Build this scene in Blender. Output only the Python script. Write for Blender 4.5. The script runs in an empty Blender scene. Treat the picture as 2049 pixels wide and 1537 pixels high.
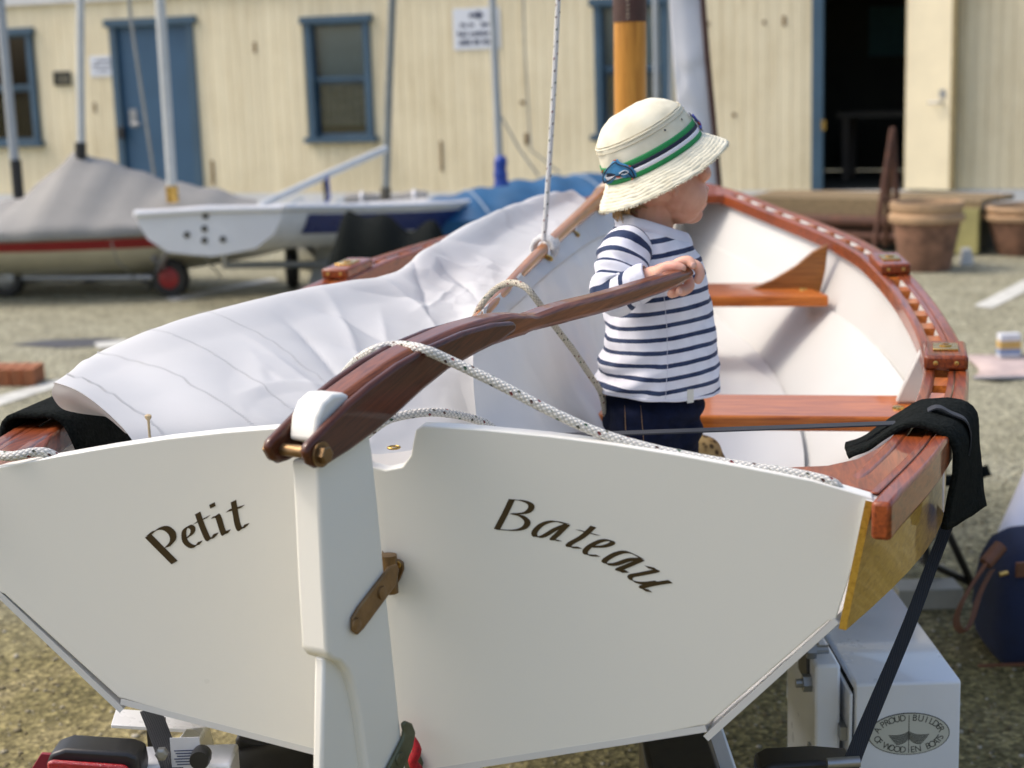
import bpy, bmesh, math, random
import numpy as np
from mathutils import Vector, Matrix, noise as mnoise
rnd = random.Random(7)
SC = bpy.context.scene
COL = SC.collection
V3 = lambda *a: np.array(a, float)

# ------------------------------------------------------------------ camera
F_PX, CX, CY = 3187.0, 1024.5, 768.5
PITCH, ROLL = math.radians(11.0), math.radians(1.85)
_R0 = V3(1, 0, 0); _U0 = V3(0, math.sin(PITCH), math.cos(PITCH)); FWD = V3(0, math.cos(PITCH), -math.sin(PITCH))
RIGHT = _R0 * math.cos(ROLL) - _U0 * math.sin(ROLL)
UP = _U0 * math.cos(ROLL) + _R0 * math.sin(ROLL)
EYE = V3(0, 0, 1.5)
cam = bpy.data.cameras.new('camera'); camo = bpy.data.objects.new('camera', cam); COL.objects.link(camo)
camo.matrix_world = Matrix(((RIGHT[0], UP[0], -FWD[0], EYE[0]), (RIGHT[1], UP[1], -FWD[1], EYE[1]),
                            (RIGHT[2], UP[2], -FWD[2], EYE[2]), (0, 0, 0, 1)))
cam.sensor_fit = 'HORIZONTAL'; cam.sensor_width = 36.0; cam.lens = 36.0 * F_PX / 2049.0
cam.clip_start = 0.05; cam.clip_end = 3000
cam.dof.use_dof = True; cam.dof.focus_distance = 2.3; cam.dof.aperture_fstop = 4.7
SC.camera = camo
# ------------------------------------------------------------------ light
SUN_DIR = V3(-0.86, 0.13, 1.10); SUN_DIR = SUN_DIR / np.linalg.norm(SUN_DIR)
SUN_EL = math.asin(SUN_DIR[2]); SUN_AZ = math.atan2(SUN_DIR[0], SUN_DIR[1])
w = bpy.data.worlds.new('World'); SC.world = w; w.use_nodes = True
nt = w.node_tree; bg = nt.nodes['Background']
sky = nt.nodes.new('ShaderNodeTexSky'); sky.sky_type = 'NISHITA'; sky.sun_disc = False
sky.sun_elevation = SUN_EL; sky.sun_rotation = SUN_AZ
sky.air_density = 1.0; sky.dust_density = 5.0; sky.ozone_density = 1.0; sky.altitude = 0
nt.links.new(sky.outputs[0], bg.inputs[0]); bg.inputs[1].default_value = 0.15
sun = bpy.data.lights.new('sun', 'SUN'); sun.energy = 0.5; sun.angle = math.radians(7.0); sun.color = (1, 0.955, 0.89)
suno = bpy.data.objects.new('sun', sun); COL.objects.link(suno)
suno.rotation_euler = Vector(SUN_DIR).to_track_quat('Z', 'Y').to_euler(); suno.location = (-8, 2, 14)
SC.view_settings.view_transform = 'Standard'; SC.view_settings.look = 'None'
SC.view_settings.exposure = 0.88; SC.view_settings.gamma = 1.0; SC.view_settings.use_curve_mapping = False

# ------------------------------------------------------------------ geometry of the place
def ray(x, y): return FWD + RIGHT * ((x - CX) / F_PX) - UP * ((y - CY) / F_PX)
def at(x, y, Y):                       # point on the sight line through (x, y) at world depth Y
    d = ray(x, y); return EYE + d * (Y / d[1])
def atz(x, y, z):
    d = ray(x, y); return EYE + d * ((z - 1.5) / d[2])
def hit(x, y, p0, n):                  # sight line meets a plane
    d = ray(x, y); return EYE + d * (np.dot(np.asarray(p0) - EYE, n) / np.dot(d, n))
def proj(P):
    d = np.asarray(P) - EYE; k = d @ FWD
    return CX + F_PX * (d @ RIGHT) / k, CY - F_PX * (d @ UP) / k
YAW = math.radians(11.2)
A_ = V3(math.sin(YAW), math.cos(YAW), 0)      # boat forward
S_ = V3(math.cos(YAW), -math.sin(YAW), 0)     # boat starboard
Z_ = V3(0, 0, 1)
BO = at(765, 850, 1.95)                       # top centre of the transom
def bp(u, v, w): return BO + A_ * u + S_ * v + Z_ * w
def on_u(x, y, u): return hit(x, y, BO + A_ * u, A_)
def on_v(x, y, v): return hit(x, y, BO + S_ * v, S_)
def on_w(x, y, w): return hit(x, y, BO + Z_ * w, Z_)
def buvw(P): d = np.asarray(P) - BO; return d @ A_, d @ S_, d[2]

# ------------------------------------------------------------------ object helpers
def rootloc(o):
    while o.parent: o = o.parent
    return np.array(o.location)
def thing(name, label, cat, loc, group=None):
    o = bpy.data.objects.new(name, None); COL.objects.link(o); o.location = loc; o.empty_display_size = 0.1
    o['label'] = label; o['category'] = cat
    if group: o['group'] = group
    return o
def tag(o, label, cat, group=None):
    o['label'] = label; o['category'] = cat
    if group: o['group'] = group
    return o
def mesh(name, V, F, mat, parent=None, smooth=None, bevel=0, seg=2, mats=None, fm=None, uv=None, sub=0, kind=None, solid=0):
    V = np.asarray(V, float)
    if parent is not None: base = rootloc(parent)
    else: base = V3((V[:, 0].min() + V[:, 0].max()) / 2, (V[:, 1].min() + V[:, 1].max()) / 2, V[:, 2].min())
    me = bpy.data.meshes.new(name)
    me.from_pydata((V - base).tolist(), [], [list(map(int, f)) for f in F])
    for m in (mats or [mat]): me.materials.append(m)
    if fm is not None: me.polygons.foreach_set('material_index', fm)
    if uv is not None:
        l = me.uv_layers.new(name='UVMap'); uv = np.asarray(uv)
        idx = np.zeros(len(me.loops), int); me.loops.foreach_get('vertex_index', idx)
        l.data.foreach_set('uv', uv[idx].ravel())
    me.update()
    o = bpy.data.objects.new(name, me); COL.objects.link(o)
    if parent is not None: o.parent = parent
    else: o.location = base
    if smooth is not None:
        me.polygons.foreach_set('use_smooth', [True] * len(me.polygons))
        if smooth < 180: me.set_sharp_from_angle(angle=math.radians(smooth))
    if solid:
        m = o.modifiers.new('thick', 'SOLIDIFY'); m.thickness = solid; m.offset = 0
    if bevel:
        m = o.modifiers.new('edge', 'BEVEL'); m.width = bevel; m.segments = seg; m.limit_method = 'ANGLE'; m.angle_limit = math.radians(35)
        m.harden_normals = False
        me.polygons.foreach_set('use_smooth', [True] * len(me.polygons))
        if smooth is None: me.set_sharp_from_angle(angle=math.radians(35))
    if sub:
        m = o.modifiers.new('sub', 'SUBSURF'); m.levels = sub; m.render_levels = sub
    if kind: o['kind'] = kind
    return o
class MB:                                       # collects shapes for ONE mesh
    def __init__(s): s.V = []; s.F = []
    def add(s, V, F):
        b = len(s.V); s.V += [list(map(float, v)) for v in V]; s.F += [[i + b for i in f] for f in F]; return s
    def box(s, c, ax, ay, az): return s.add(*boxvf(c, ax, ay, az))
    def tube(s, P, r, n=10, cap=True): return s.add(*tubevf(P, r, n, cap)[:2])
    def build(s, name, mat, parent=None, **k): return mesh(name, s.V, s.F, mat, parent, **k)
def boxvf(c, ax, ay, az):                       # centre and three half axes
    c, ax, ay, az = map(np.asarray, (c, ax, ay, az))
    V = [c + sx * ax + sy * ay + sz * az for sz in (-1, 1) for sy in (-1, 1) for sx in (-1, 1)]
    F = [[0, 2, 3, 1], [4, 5, 7, 6], [0, 1, 5, 4], [2, 6, 7, 3], [0, 4, 6, 2], [1, 3, 7, 5]]
    if np.dot(np.cross(ax, ay), az) < 0: F = [f[::-1] for f in F]
    return V, F
def spline(P, n):                               # Catmull-Rom through points, n samples
    P = np.asarray(P, float); m = len(P)
    if m == 2: return np.array([P[0] + (P[1] - P[0]) * t for t in np.linspace(0, 1, n)])
    Q = np.vstack([2 * P[0] - P[1], P, 2 * P[-1] - P[-2]])
    d = np.r_[0, np.cumsum(np.linalg.norm(np.diff(P, axis=0), axis=1) + 1e-9)]
    T = np.linspace(0, d[-1], n); out = []
    for t in T:
        i = min(max(np.searchsorted(d, t, 'right') - 1, 0), m - 2); f = (t - d[i]) / (d[i + 1] - d[i])
        p0, p1, p2, p3 = Q[i:i + 4]
        out.append(0.5 * (2 * p1 + (p2 - p0) * f + (2 * p0 - 5 * p1 + 4 * p2 - p3) * f ** 2 + (3 * p1 - p0 - 3 * p2 + p3) * f ** 3))
    return np.array(out)
def frames(P):
    P = np.asarray(P, float); T = np.gradient(P, axis=0); T /= np.linalg.norm(T, axis=1)[:, None] + 1e-12
    n = np.cross(T[0], V3(0.13, 0.2, 1)); n /= np.linalg.norm(n); N = [n]
    for t in T[1:]:
        n = N[-1] - t * np.dot(N[-1], t); N.append(n / np.linalg.norm(n))
    N = np.array(N); return T, N, np.cross(T, N)
def tubevf(P, r, n=10, cap=True):
    P = np.asarray(P, float); T, N, B = frames(P); r = np.broadcast_to(r, (len(P),))
    V = []; F = []; UV = []; s = np.r_[0, np.cumsum(np.linalg.norm(np.diff(P, axis=0), axis=1))]
    for i in range(len(P)):
        for k in range(n):
            a = 2 * math.pi * k / n; V.append(P[i] + r[i] * (math.cos(a) * N[i] + math.sin(a) * B[i])); UV.append((s[i], k / n))
    for i in range(len(P) - 1):
        for k in range(n):
            a, b = i * n + k, i * n + (k + 1) % n; F.append([a, b, b + n, a + n])
    if cap: F.append(list(range(n))[::-1]); F.append([(len(P) - 1) * n + k for k in range(n)])
    return V, F, UV
def seamtube(P, r, n=12):                       # tube with a proper UV seam (u metres along, v turns around)
    P = np.asarray(P, float); T, N, B = frames(P); r = np.broadcast_to(r, (len(P),))
    s = np.r_[0, np.cumsum(np.linalg.norm(np.diff(P, axis=0), axis=1))]; V = []; UV = []; F = []
    for i in range(len(P)):
        for k in range(n + 1):
            a = 2 * math.pi * k / n; V.append(P[i] + r[i] * (math.cos(a) * N[i] + math.sin(a) * B[i])); UV.append((s[i], k / n))
    m = n + 1
    for i in range(len(P) - 1):
        for k in range(n): a = i * m + k; F.append([a, a + 1, a + 1 + m, a + m])
    F.append(list(range(n))[::-1]); F.append([(len(P) - 1) * m + k for k in range(n)])
    return V, F, UV
def prismvf(O, off):                            # closed outline pushed by a vector
    O = np.asarray(O, float); n = len(O); off = np.asarray(off)
    V = list(O) + list(O + off)
    F = [list(range(n))[::-1], [n + i for i in range(n)]] + [[i, (i + 1) % n, n + (i + 1) % n, n + i] for i in range(n)]
    nn = sum(np.cross(O[i] - O[0], O[(i + 1) % n] - O[0]) for i in range(n))
    if np.dot(nn, off) < 0: F = [f[::-1] for f in F]
    return V, F
def gridvf(G):                                  # (rows, cols, 3) array
    G = np.asarray(G); a, b = G.shape[:2]
    F = [[i * b + j, i * b + j + 1, (i + 1) * b + j + 1, (i + 1) * b + j] for i in range(a - 1) for j in range(b - 1)]
    return G.reshape(-1, 3), F
def fine(G, nr, nc):                            # smooth a coarse control grid to nr x nc
    G = np.asarray(G, float)
    def rs(P, n):
        P = np.asarray(P); m = len(P); Q = np.concatenate([[2 * P[0] - P[1]], P, [2 * P[-1] - P[-2]]])
        out = []
        for t in np.linspace(0, m - 1, n):
            i = min(int(t), m - 2); f = t - i; p0, p1, p2, p3 = Q[i:i + 4]
            out.append(0.5 * (2 * p1 + (p2 - p0) * f + (2 * p0 - 5 * p1 + 4 * p2 - p3) * f ** 2 + (3 * p1 - p0 - 3 * p2 + p3) * f ** 3))
        return np.array(out)
    return rs(rs(G, nr).transpose(1, 0, 2), nc).transpose(1, 0, 2)
def lathevf(prof, n, c, ax=V3(1, 0, 0), ay=V3(0, 1, 0), az=V3(0, 0, 1)):
    V = []; F = []
    for r, z in prof:
        for k in range(n):
            a = 2 * math.pi * k / n; V.append(c + ax * r * math.cos(a) + ay * r * math.sin(a) + az * z)
    for i in range(len(prof) - 1):
        for k in range(n): a, b = i * n + k, i * n + (k + 1) % n; F.append([a, b, b + n, a + n])
    F.append(list(range(n))[::-1]); F.append([(len(prof) - 1) * n + k for k in range(n)])
    return V, F
def unit(v): v = np.asarray(v, float); return v / np.linalg.norm(v)

# ------------------------------------------------------------------ materials
class NT:
    def __init__(s, m): s.t = m.node_tree; s.b = s.t.nodes['Principled BSDF']
    def n(s, ty, **k):
        x = s.t.nodes.new(ty)
        for a, v in k.items():
            if a.startswith('_'): setattr(x, a[1:], v)
            else:
                x.inputs[int(a[1:]) if a[0] == 'i' and a[1:].isdigit() else a].default_value = v
        return x
    def l(s, a, b): s.t.links.new(a, b)
def newmat(name):
    m = bpy.data.materials.new(name); m.use_nodes = True; return m, NT(m)
def c4(c): return (c[0], c[1], c[2], 1)
def ramp(N, fac, stops):
    r = N.n('ShaderNodeValToRGB'); e = r.color_ramp.elements
    while len(e) < len(stops): e.new(0.5)
    for x, (p, c) in zip(e, stops): x.position = p; x.color = c4(c) if not np.isscalar(c) else (c, c, c, 1)
    N.l(fac, r.inputs[0]); return r.outputs[0]
def plain(name, col, rough=0.5, var=0.12, scale=14, bump=0.0, bscale=120, metal=0, coat=0, spec=0.5, stretch=None, sheen=0):
    m, N = newmat(name); b = N.b
    tc = N.n('ShaderNodeTexCoord'); src = tc.outputs['Object']
    if stretch:
        mp = N.n('ShaderNodeMapping'); mp.inputs['Scale'].default_value = stretch; N.l(src, mp.inputs[0]); src = mp.outputs[0]
    nz = N.n('ShaderNodeTexNoise', Scale=scale, Detail=5.0, Roughness=0.6); N.l(src, nz.inputs['Vector'])
    c = np.array(col); N.l(ramp(N, nz.outputs[0], [(0.25, c * (1 - var)), (0.75, np.minimum(c * (1 + var), 1))]), b.inputs['Base Color'])
    b.inputs['Metallic'].default_value = metal; b.inputs['Coat Weight'].default_value = coat; b.inputs['Coat Roughness'].default_value = 0.06
    b.inputs['Specular IOR Level'].default_value = spec
    if sheen: b.inputs['Sheen Weight'].default_value = sheen
    N.l(ramp(N, nz.outputs[0], [(0.2, max(rough - 0.07, 0.02)), (0.8, min(rough + 0.07, 1))]), b.inputs['Roughness'])
    if bump:
        n2 = N.n('ShaderNodeTexNoise', Scale=bscale, Detail=3.0); N.l(src, n2.inputs['Vector'])
        bm = N.n('ShaderNodeBump', Strength=bump, Distance=0.004); N.l(n2.outputs[0], bm.inputs['Height']); N.l(bm.outputs[0], b.inputs['Normal'])
    return m
def varnish(name, dark, light, axis=None, scale=9, stretch=16, rough=0.12):
    """glossy varnished timber: grain runs along axis (world unit vector)"""
    m, N = newmat(name); b = N.b
    tc = N.n('ShaderNodeTexCoord'); src = tc.outputs['Object']
    mp = N.n('ShaderNodeMapping'); N.l(src, mp.inputs[0])
    ax = unit(axis if axis is not None else A_)
    q = Vector(ax).rotation_difference(Vector((1, 0, 0))).to_euler()
    mp.inputs['Rotation'].default_value = q
    m2 = N.n('ShaderNodeMapping'); m2.inputs['Scale'].default_value = (1, stretch, stretch); N.l(mp.outputs[0], m2.inputs[0])
    nz = N.n('ShaderNodeTexNoise', Scale=scale, Detail=7.0, Roughness=0.62, Distortion=0.6); N.l(m2.outputs[0], nz.inputs['Vector'])
    n3 = N.n('ShaderNodeTexNoise', Scale=3.0, Detail=2.0); N.l(src, n3.inputs['Vector'])
    mx = N.n('ShaderNodeMix', _data_type='FLOAT'); mx.inputs[0].default_value = 0.3
    N.l(nz.outputs[0], mx.inputs[2]); N.l(n3.outputs[0], mx.inputs[3])
    d, l = np.array(dark), np.array(light)
    N.l(ramp(N, mx.outputs[0], [(0.36, d * .8), (0.5, (d + l) / 2), (0.64, l)]), b.inputs['Base Color'])
    b.inputs['Roughness'].default_value = 0.45; b.inputs['Coat Weight'].default_value = 0.55; b.inputs['Coat IOR'].default_value = 1.42; b.inputs['Specular IOR Level'].default_value = 0.25; b.inputs['Coat Roughness'].default_value = rough * .6
    n4 = N.n('ShaderNodeTexNoise', Scale=14.0, Detail=3.0); N.l(src, n4.inputs['Vector'])
    bm = N.n('ShaderNodeBump', Strength=0.06, Distance=0.003); N.l(n4.outputs[0], bm.inputs['Height']); N.l(bm.outputs[0], b.inputs['Coat Normal'])
    return m
MAHOG = varnish('varnished_mahogany', (0.13, 0.023, 0.005), (0.33, 0.072, 0.015))
TEAK = varnish('varnished_orange_timber', (0.36, 0.08, 0.009), (0.62, 0.19, 0.026), axis=S_)
SPRUCE = varnish('varnished_spruce', (0.42, 0.17, 0.025), (0.60, 0.29, 0.05), axis=Z_, scale=6)
OAKY = varnish('varnished_brown_timber', (0.17, 0.06, 0.010), (0.34, 0.14, 0.03), axis=S_)
GOLDPLY = varnish('varnished_golden_plank', (0.40, 0.21, 0.025), (0.56, 0.33, 0.045), axis=A_, rough=0.04)
WPAINT = plain('white_brushed_paint', (0.82, 0.80, 0.72), 0.32, var=0.012, scale=1.3, bump=0.03, bscale=140, coat=0.1)
WPAINT0 = plain('white_gloss_paint', (0.82, 0.80, 0.72), 0.35, var=0.025, scale=5, bump=0.05, bscale=60, coat=0.0)
WHULL = plain('white_hull_paint', (0.62, 0.617, 0.585), 0.33, var=0.03, scale=4, bump=0.06, bscale=45)
BRONZE = plain('aged_bronze', (0.23, 0.145, 0.07), 0.42, var=0.3, scale=30, metal=0.85, bump=0.3, bscale=90)
GREENBRZ = plain('greened_bronze', (0.13, 0.14, 0.09), 0.5, var=0.3, scale=30, metal=0.6, bump=0.3, bscale=90)
BRASS = plain('brass', (0.62, 0.40, 0.12), 0.28, var=0.12, scale=30, metal=1.0)
BLACKFELT = plain('black_felt', (0.011, 0.013, 0.012), 0.97, var=0.7, scale=160, bump=0.9, bscale=260, spec=0.04)
BLACKPL = plain('black_plastic', (0.015, 0.015, 0.016), 0.4, var=0.2, scale=30)
STEEL = plain('galvanised_steel', (0.35, 0.36, 0.37), 0.4, var=0.15, metal=0.8)
ALU = plain('grey_aluminium', (0.42, 0.44, 0.46), 0.42, var=0.1, metal=0.35)
# ================================================================== ground
def groundmat():
    m, N = newmat('mossy_asphalt'); b = N.b
    tc = N.n('ShaderNodeTexCoord'); o = tc.outputs['Object']
    big = N.n('ShaderNodeTexNoise', Scale=0.55, Detail=5.0, Roughness=0.6); N.l(o, big.inputs['Vector'])
    mid = N.n('ShaderNodeTexNoise', Scale=3.2, Detail=6.0, Roughness=0.65); N.l(o, mid.inputs['Vector'])
    vor = N.n('ShaderNodeTexVoronoi', Scale=75.0, Randomness=1.0); N.l(o, vor.inputs['Vector'])
    fin = N.n('ShaderNodeTexNoise', Scale=60.0, Detail=6.0, Roughness=0.75); N.l(o, fin.inputs['Vector'])
    base = ramp(N, mid.outputs[0], [(0.3, (0.10, 0.088, 0.036)), (0.5, (0.165, 0.142, 0.062)), (0.72, (0.235, 0.20, 0.105))])
    grey = ramp(N, mid.outputs[0], [(0.3, (0.205, 0.195, 0.13)), (0.7, (0.30, 0.288, 0.205))])
    mx = N.n('ShaderNodeMix', _data_type='RGBA'); sx = N.n('ShaderNodeSeparateXYZ'); N.l(o, sx.inputs[0])                     # worn paving further off, loose grit near the boat
    ma = N.n('ShaderNodeMath', _operation='MULTIPLY_ADD'); N.l(big.outputs[0], ma.inputs[0]); ma.inputs[1].default_value = 5.0; N.l(sx.outputs[1], ma.inputs[2])
    mr = N.n('ShaderNodeMapRange'); N.l(ma.outputs[0], mr.inputs[0]); mr.inputs[1].default_value = 6.3; mr.inputs[2].default_value = 8.2
    N.l(mr.outputs[0], mx.inputs[0])
    N.l(base, mx.inputs[6]); N.l(grey, mx.inputs[7])
    sp = N.n('ShaderNodeMix', _data_type='RGBA', _blend_type='MULTIPLY'); sp.inputs[0].default_value = 1.0
    N.l(mx.outputs[2], sp.inputs[6]); N.l(ramp(N, vor.outputs['Color'], [(0.1, 0.5), (0.55, 1.0), (0.93, 1.9)]), sp.inputs[7])
    s2 = N.n('ShaderNodeMix', _data_type='RGBA', _blend_type='MULTIPLY'); s2.inputs[0].default_value = 1.0
    N.l(sp.outputs[2], s2.inputs[6]); N.l(ramp(N, fin.outputs[0], [(0.3, 0.6), (0.5, 1.0), (0.7, 1.35)]), s2.inputs[7])
    N.l(s2.outputs[2], b.inputs['Base Color']); b.inputs['Roughness'].default_value = 0.92; b.inputs['Specular IOR Level'].default_value = 0.2
    bm = N.n('ShaderNodeBump', Strength=0.8, Distance=0.006); N.l(vor.outputs[0], bm.inputs['Height']); N.l(bm.outputs[0], b.inputs['Normal'])
    return m
g = mesh('ground', [(-400, -400, 0), (400, -400, 0), (400, 400, 0), (-400, 400, 0)], [[0, 1, 2, 3]], groundmat(), kind='structure')
PAINTLINE = plain('worn_line_paint', (0.50, 0.50, 0.45), 0.8, var=0.35, scale=9, bump=0.3)
def ground_patch(name, img, mat, z=0.004):
    P = [atz(x, y, z) for x, y in img]
    o = mesh(name, P, [list(range(len(P)))], mat); o['kind'] = 'structure'
    nn = np.cross(np.array(P[1]) - P[0], np.array(P[2]) - P[0])
    if nn[2] < 0: o.data.flip_normals()
    return o
ground_patch('parking_line', [(1948, 612), (1985, 617), (2140, 538), (2100, 533)], PAINTLINE)
ground_patch('parking_line', [(-120, 850), (-120, 825), (120, 758), (125, 770)], PAINTLINE)
ground_patch('parking_line', [(330, 596), (345, 603), (560, 560), (540, 556)], PAINTLINE)
# loose pebbles on the grit close to the boat
pbv, pbf = None, None
def pebbles(n, seed):
    q = random.Random(seed); b = bmesh.new(); bmesh.ops.create_icosphere(b, subdivisions=1, radius=1.0); bv = np.array([v.co[:] for v in b.verts]); bf = [[v.index for v in f.verts] for f in b.faces]; b.free()
    V = []; F = []
    for k in range(n):
        d = 2.6 + 3.4 * q.random() ** 1.3; x = q.uniform(-.36, .40) * d * 1.15; r = q.choice([.0025, .003, .0035, .004, .005, .007]) * q.uniform(.7, 1.2)
        s = V3(r * q.uniform(.8, 1.4), r * q.uniform(.8, 1.4), r * q.uniform(.5, .8)); a = q.uniform(0, 6.28); R = np.array([[math.cos(a), -math.sin(a), 0], [math.sin(a), math.cos(a), 0], [0, 0, 1]])
        P = (bv * s) @ R.T + V3(x, d, s[2] * .35); base = len(V); V += P.tolist(); F += [[i + base for i in f] for f in bf]
    return V, F
def pebblemat():
    m, N = newmat('mixed_pebbles'); ge = N.n('ShaderNodeNewGeometry'); N.l(ramp(N, ge.outputs['Random Per Island'], [(0.0, (.10, .08, .04)), (.35, (.17, .14, .075)), (.75, (.25, .22, .14)), (1.0, (.42, .39, .31))]), N.b.inputs['Base Color']); N.b.inputs['Roughness'].default_value = .9; return m
gv = mesh('gravel', *pebbles(7000, 5), pebblemat(), smooth=60); gv['kind'] = 'stuff'; gv['label'] = 'loose pale pebbles scattered on the grit'; gv['category'] = 'gravel'
STAIN = plain('damp_asphalt', (0.05, 0.05, 0.05), 0.5, var=0.4, scale=5)
ground_patch('damp_patch', [(20, 690), (90, 680), (200, 676), (265, 680), (240, 690), (120, 696)], STAIN)
ground_patch('drain_cover', [(188, 686), (196, 697), (262, 690), (250, 679)], PAINTLINE, 0.008)

# ================================================================== shed
WP0 = at(0, 390, 19.6); WP1 = at(2049, 390, 15.4)
WT = unit((WP1 - WP0) * V3(1, 1, 0)); WN = V3(WT[1], -WT[0], 0)          # along the wall; out towards the yard
WP0 = WP0 * V3(1, 1, 0)
def wt(x, y):
    P = hit(x, y, WP0, WN); return (P - WP0) @ WT, P[2]
def wpt(t, z, d=0.0): return WP0 + WT * t + Z_ * z + WN * d
def siding_mat():
    m, N = newmat('cream_board_paint'); b = N.b
    tc = N.n('ShaderNodeTexCoord'); o = tc.outputs['Object']
    geo = N.n('ShaderNodeNewGeometry')
    oi = N.n('ShaderNodeObjectInfo')
    mp = N.n('ShaderNodeMapping'); mp.inputs['Scale'].default_value = (9, 9, 0.7); N.l(geo.outputs['Position'], mp.inputs[0])
    nz = N.n('ShaderNodeTexNoise', Scale=1.6, Detail=6.0, Roughness=0.65); N.l(mp.outputs[0], nz.inputs['Vector'])
    col = ramp(N, nz.outputs[0], [(0.22, (0.66, 0.55, 0.34)), (0.45, (0.83, 0.73, 0.50)), (0.8, (0.88, 0.79, 0.56))])
    mx = N.n('ShaderNodeMix', _data_type='RGBA', _blend_type='MULTIPLY'); mx.inputs[0].default_value = 1.0
    N.l(col, mx.inputs[6]); N.l(ramp(N, oi.outputs['Random'], [(0.0, 0.95), (1.0, 1.02)]), mx.inputs[7])
    n2 = N.n('ShaderNodeTexNoise', Scale=0.8, Detail=6.0, Roughness=0.7); N.l(geo.outputs['Position'], n2.inputs['Vector'])
    m2 = N.n('ShaderNodeMix', _data_type='RGBA', _blend_type='MULTIPLY'); m2.inputs[0].default_value = 1.0
    N.l(mx.outputs[2], m2.inputs[6]); N.l(ramp(N, n2.outputs[0], [(0.3, (.86, .84, .80)), (0.6, (1.0, 1.0, 1.0))]), m2.inputs[7])
    N.l(m2.outputs[2], b.inputs['Base Color']); b.inputs['Roughness'].default_value = 0.7
    return m
CREAM = siding_mat()
CREAM2 = plain('cream_trim_paint', (0.82, 0.73, 0.51), 0.6, var=0.08, scale=3)
BLUE = plain('slate_blue_paint', (0.045, 0.095, 0.145), 0.5, var=0.15, scale=3)
BLUEDOOR = plain('blue_door_paint', (0.035, 0.095, 0.17), 0.45, var=0.12, scale=2)
WHITETRIM = plain('white_trim_paint', (0.70, 0.70, 0.68), 0.5, var=0.06, scale=3)
GLOOM = plain('gloom_dark_lining', (0.05, 0.052, 0.04), 0.9, var=0.3, scale=2)  # near-black colour stands in for the gloom of the unlit room
def glassmat():
    m, N = newmat('window_glass'); t = N.t; out = t.nodes['Material Output']
    tr = N.n('ShaderNodeBsdfTransparent'); tr.inputs[0].default_value = (0.85, 0.9, 0.9, 1)
    gl = N.n('ShaderNodeBsdfGlossy'); gl.inputs['Roughness'].default_value = 0.03
    fr = N.n('ShaderNodeFresnel'); fr.inputs[0].default_value = 1.9
    mx = N.n('ShaderNodeMixShader'); N.l(fr.outputs[0], mx.inputs[0]); N.l(tr.outputs[0], mx.inputs[1]); N.l(gl.outputs[0], mx.inputs[2])
    N.l(mx.outputs[0], out.inputs[0]); return m
GLASS = glassmat()
BLIND = plain('grey_blind', (0.75, 0.80, 0.79), 0.8, var=0.1, scale=2)
BLIND2 = plain('dark_curtain', (0.36, 0.34, 0.31), 0.9, var=0.3, scale=4, stretch=(1, 1, 6))
ZB, ZT = 0.26, 3.3
shed = thing('shed', 'cream weatherboarded boat shed with slate blue door and window frames', 'building', wpt(5.5, 0))
T0, T1 = -6.0, 17.0
opens = []      # t0, t1, z0, z1
def rect(x0, y0, x1, y1):
    ym = (y0 + y1) / 2; xm = (x0 + x1) / 2
    return wt(x0, ym)[0], wt(x1, ym)[0], wt(xm, y1)[1], wt(xm, y0)[1]
W1 = rect(-62, 70, 68, 284); W2 = rect(627, 44, 737, 274); W3 = rect(1203, 8, 1330, 268)
DR = rect(246, 50, 388, 394); DW = rect(1645, -60, 1812, 386)
DR = (DR[0], DR[1], ZB, DR[3]); DW = (DW[0], DW[1], ZB, 2.75)
opens = [W1, W2, W3, DR, DW]
# boards
bw = 0.118; proto = {}
def board(t, width, z0, z1):
    key = (round(width, 4), round(z0, 3), round(z1, 3))
    if key not in proto:
        c = V3(0, 0, 0); v, f = boxvf(V3(0, 0, (z0 + z1) / 2), WT * (width / 2 - 0.002), WN * 0.011, Z_ * (z1 - z0) / 2)
        me = bpy.data.meshes.new('board'); me.from_pydata([list(map(float, q)) for q in v], [], f); me.materials.append(CREAM); proto[key] = me
    o = bpy.data.objects.new('board', proto[key]); COL.objects.link(o); o.parent = shed
    o.location = wpt(t + width / 2, 0, 0.011) - rootloc(shed)
t = T0
while t < T1 - 1e-6:
    segs = [(ZB, ZT)]
    for (a, b_, z0, z1) in opens:
        if t + bw > a + 0.01 and t < b_ - 0.01:
            ns = []
            for s0, s1 in segs:
                if z0 > s0: ns.append((s0, min(s1, z0)))
                if z1 < s1: ns.append((max(s0, z1), s1))
            segs = ns
    for s0, s1 in segs:
        if s1 - s0 > 0.02: board(t, bw, s0, s1)
    t += bw
# the sheathing behind the boards, with the openings left out
mb = MB(); cuts = sorted(opens); tt = T0
for (a, b_, z0, z1) in cuts:
    mb.box(wpt((tt + a) / 2, (ZB + ZT) / 2, -0.032), WT * (a - tt) / 2, WN * 0.03, Z_ * (ZT - ZB) / 2)
    if z0 > ZB + 0.01: mb.box(wpt((a + b_) / 2, (ZB + z0) / 2, -0.032), WT * (b_ - a) / 2, WN * 0.03, Z_ * (z0 - ZB) / 2)
    mb.box(wpt((a + b_) / 2, (ZT + z1) / 2, -0.032), WT * (b_ - a) / 2, WN * 0.03, Z_ * (ZT - z1) / 2); tt = b_
mb.box(wpt((tt + T1) / 2, (ZB + ZT) / 2, -0.032), WT * (T1 - tt) / 2, WN * 0.03, Z_ * (ZT - ZB) / 2)
mb.build('sheathing', CREAM2, shed)
MB().box(wpt((T0 + T1) / 2, 0.135, 0.012), WT * (T1 - T0) / 2, WN * 0.03, Z_ * 0.12).build('skirting_board', WHITETRIM, shed)
MB().box(wpt((T0 + T1) / 2, 0.01, -0.05), WT * (T1 - T0) / 2, WN * 0.05, Z_ * 0.03).build('footing', ALU, shed)
zf = wt(60, 14)[1]
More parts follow.
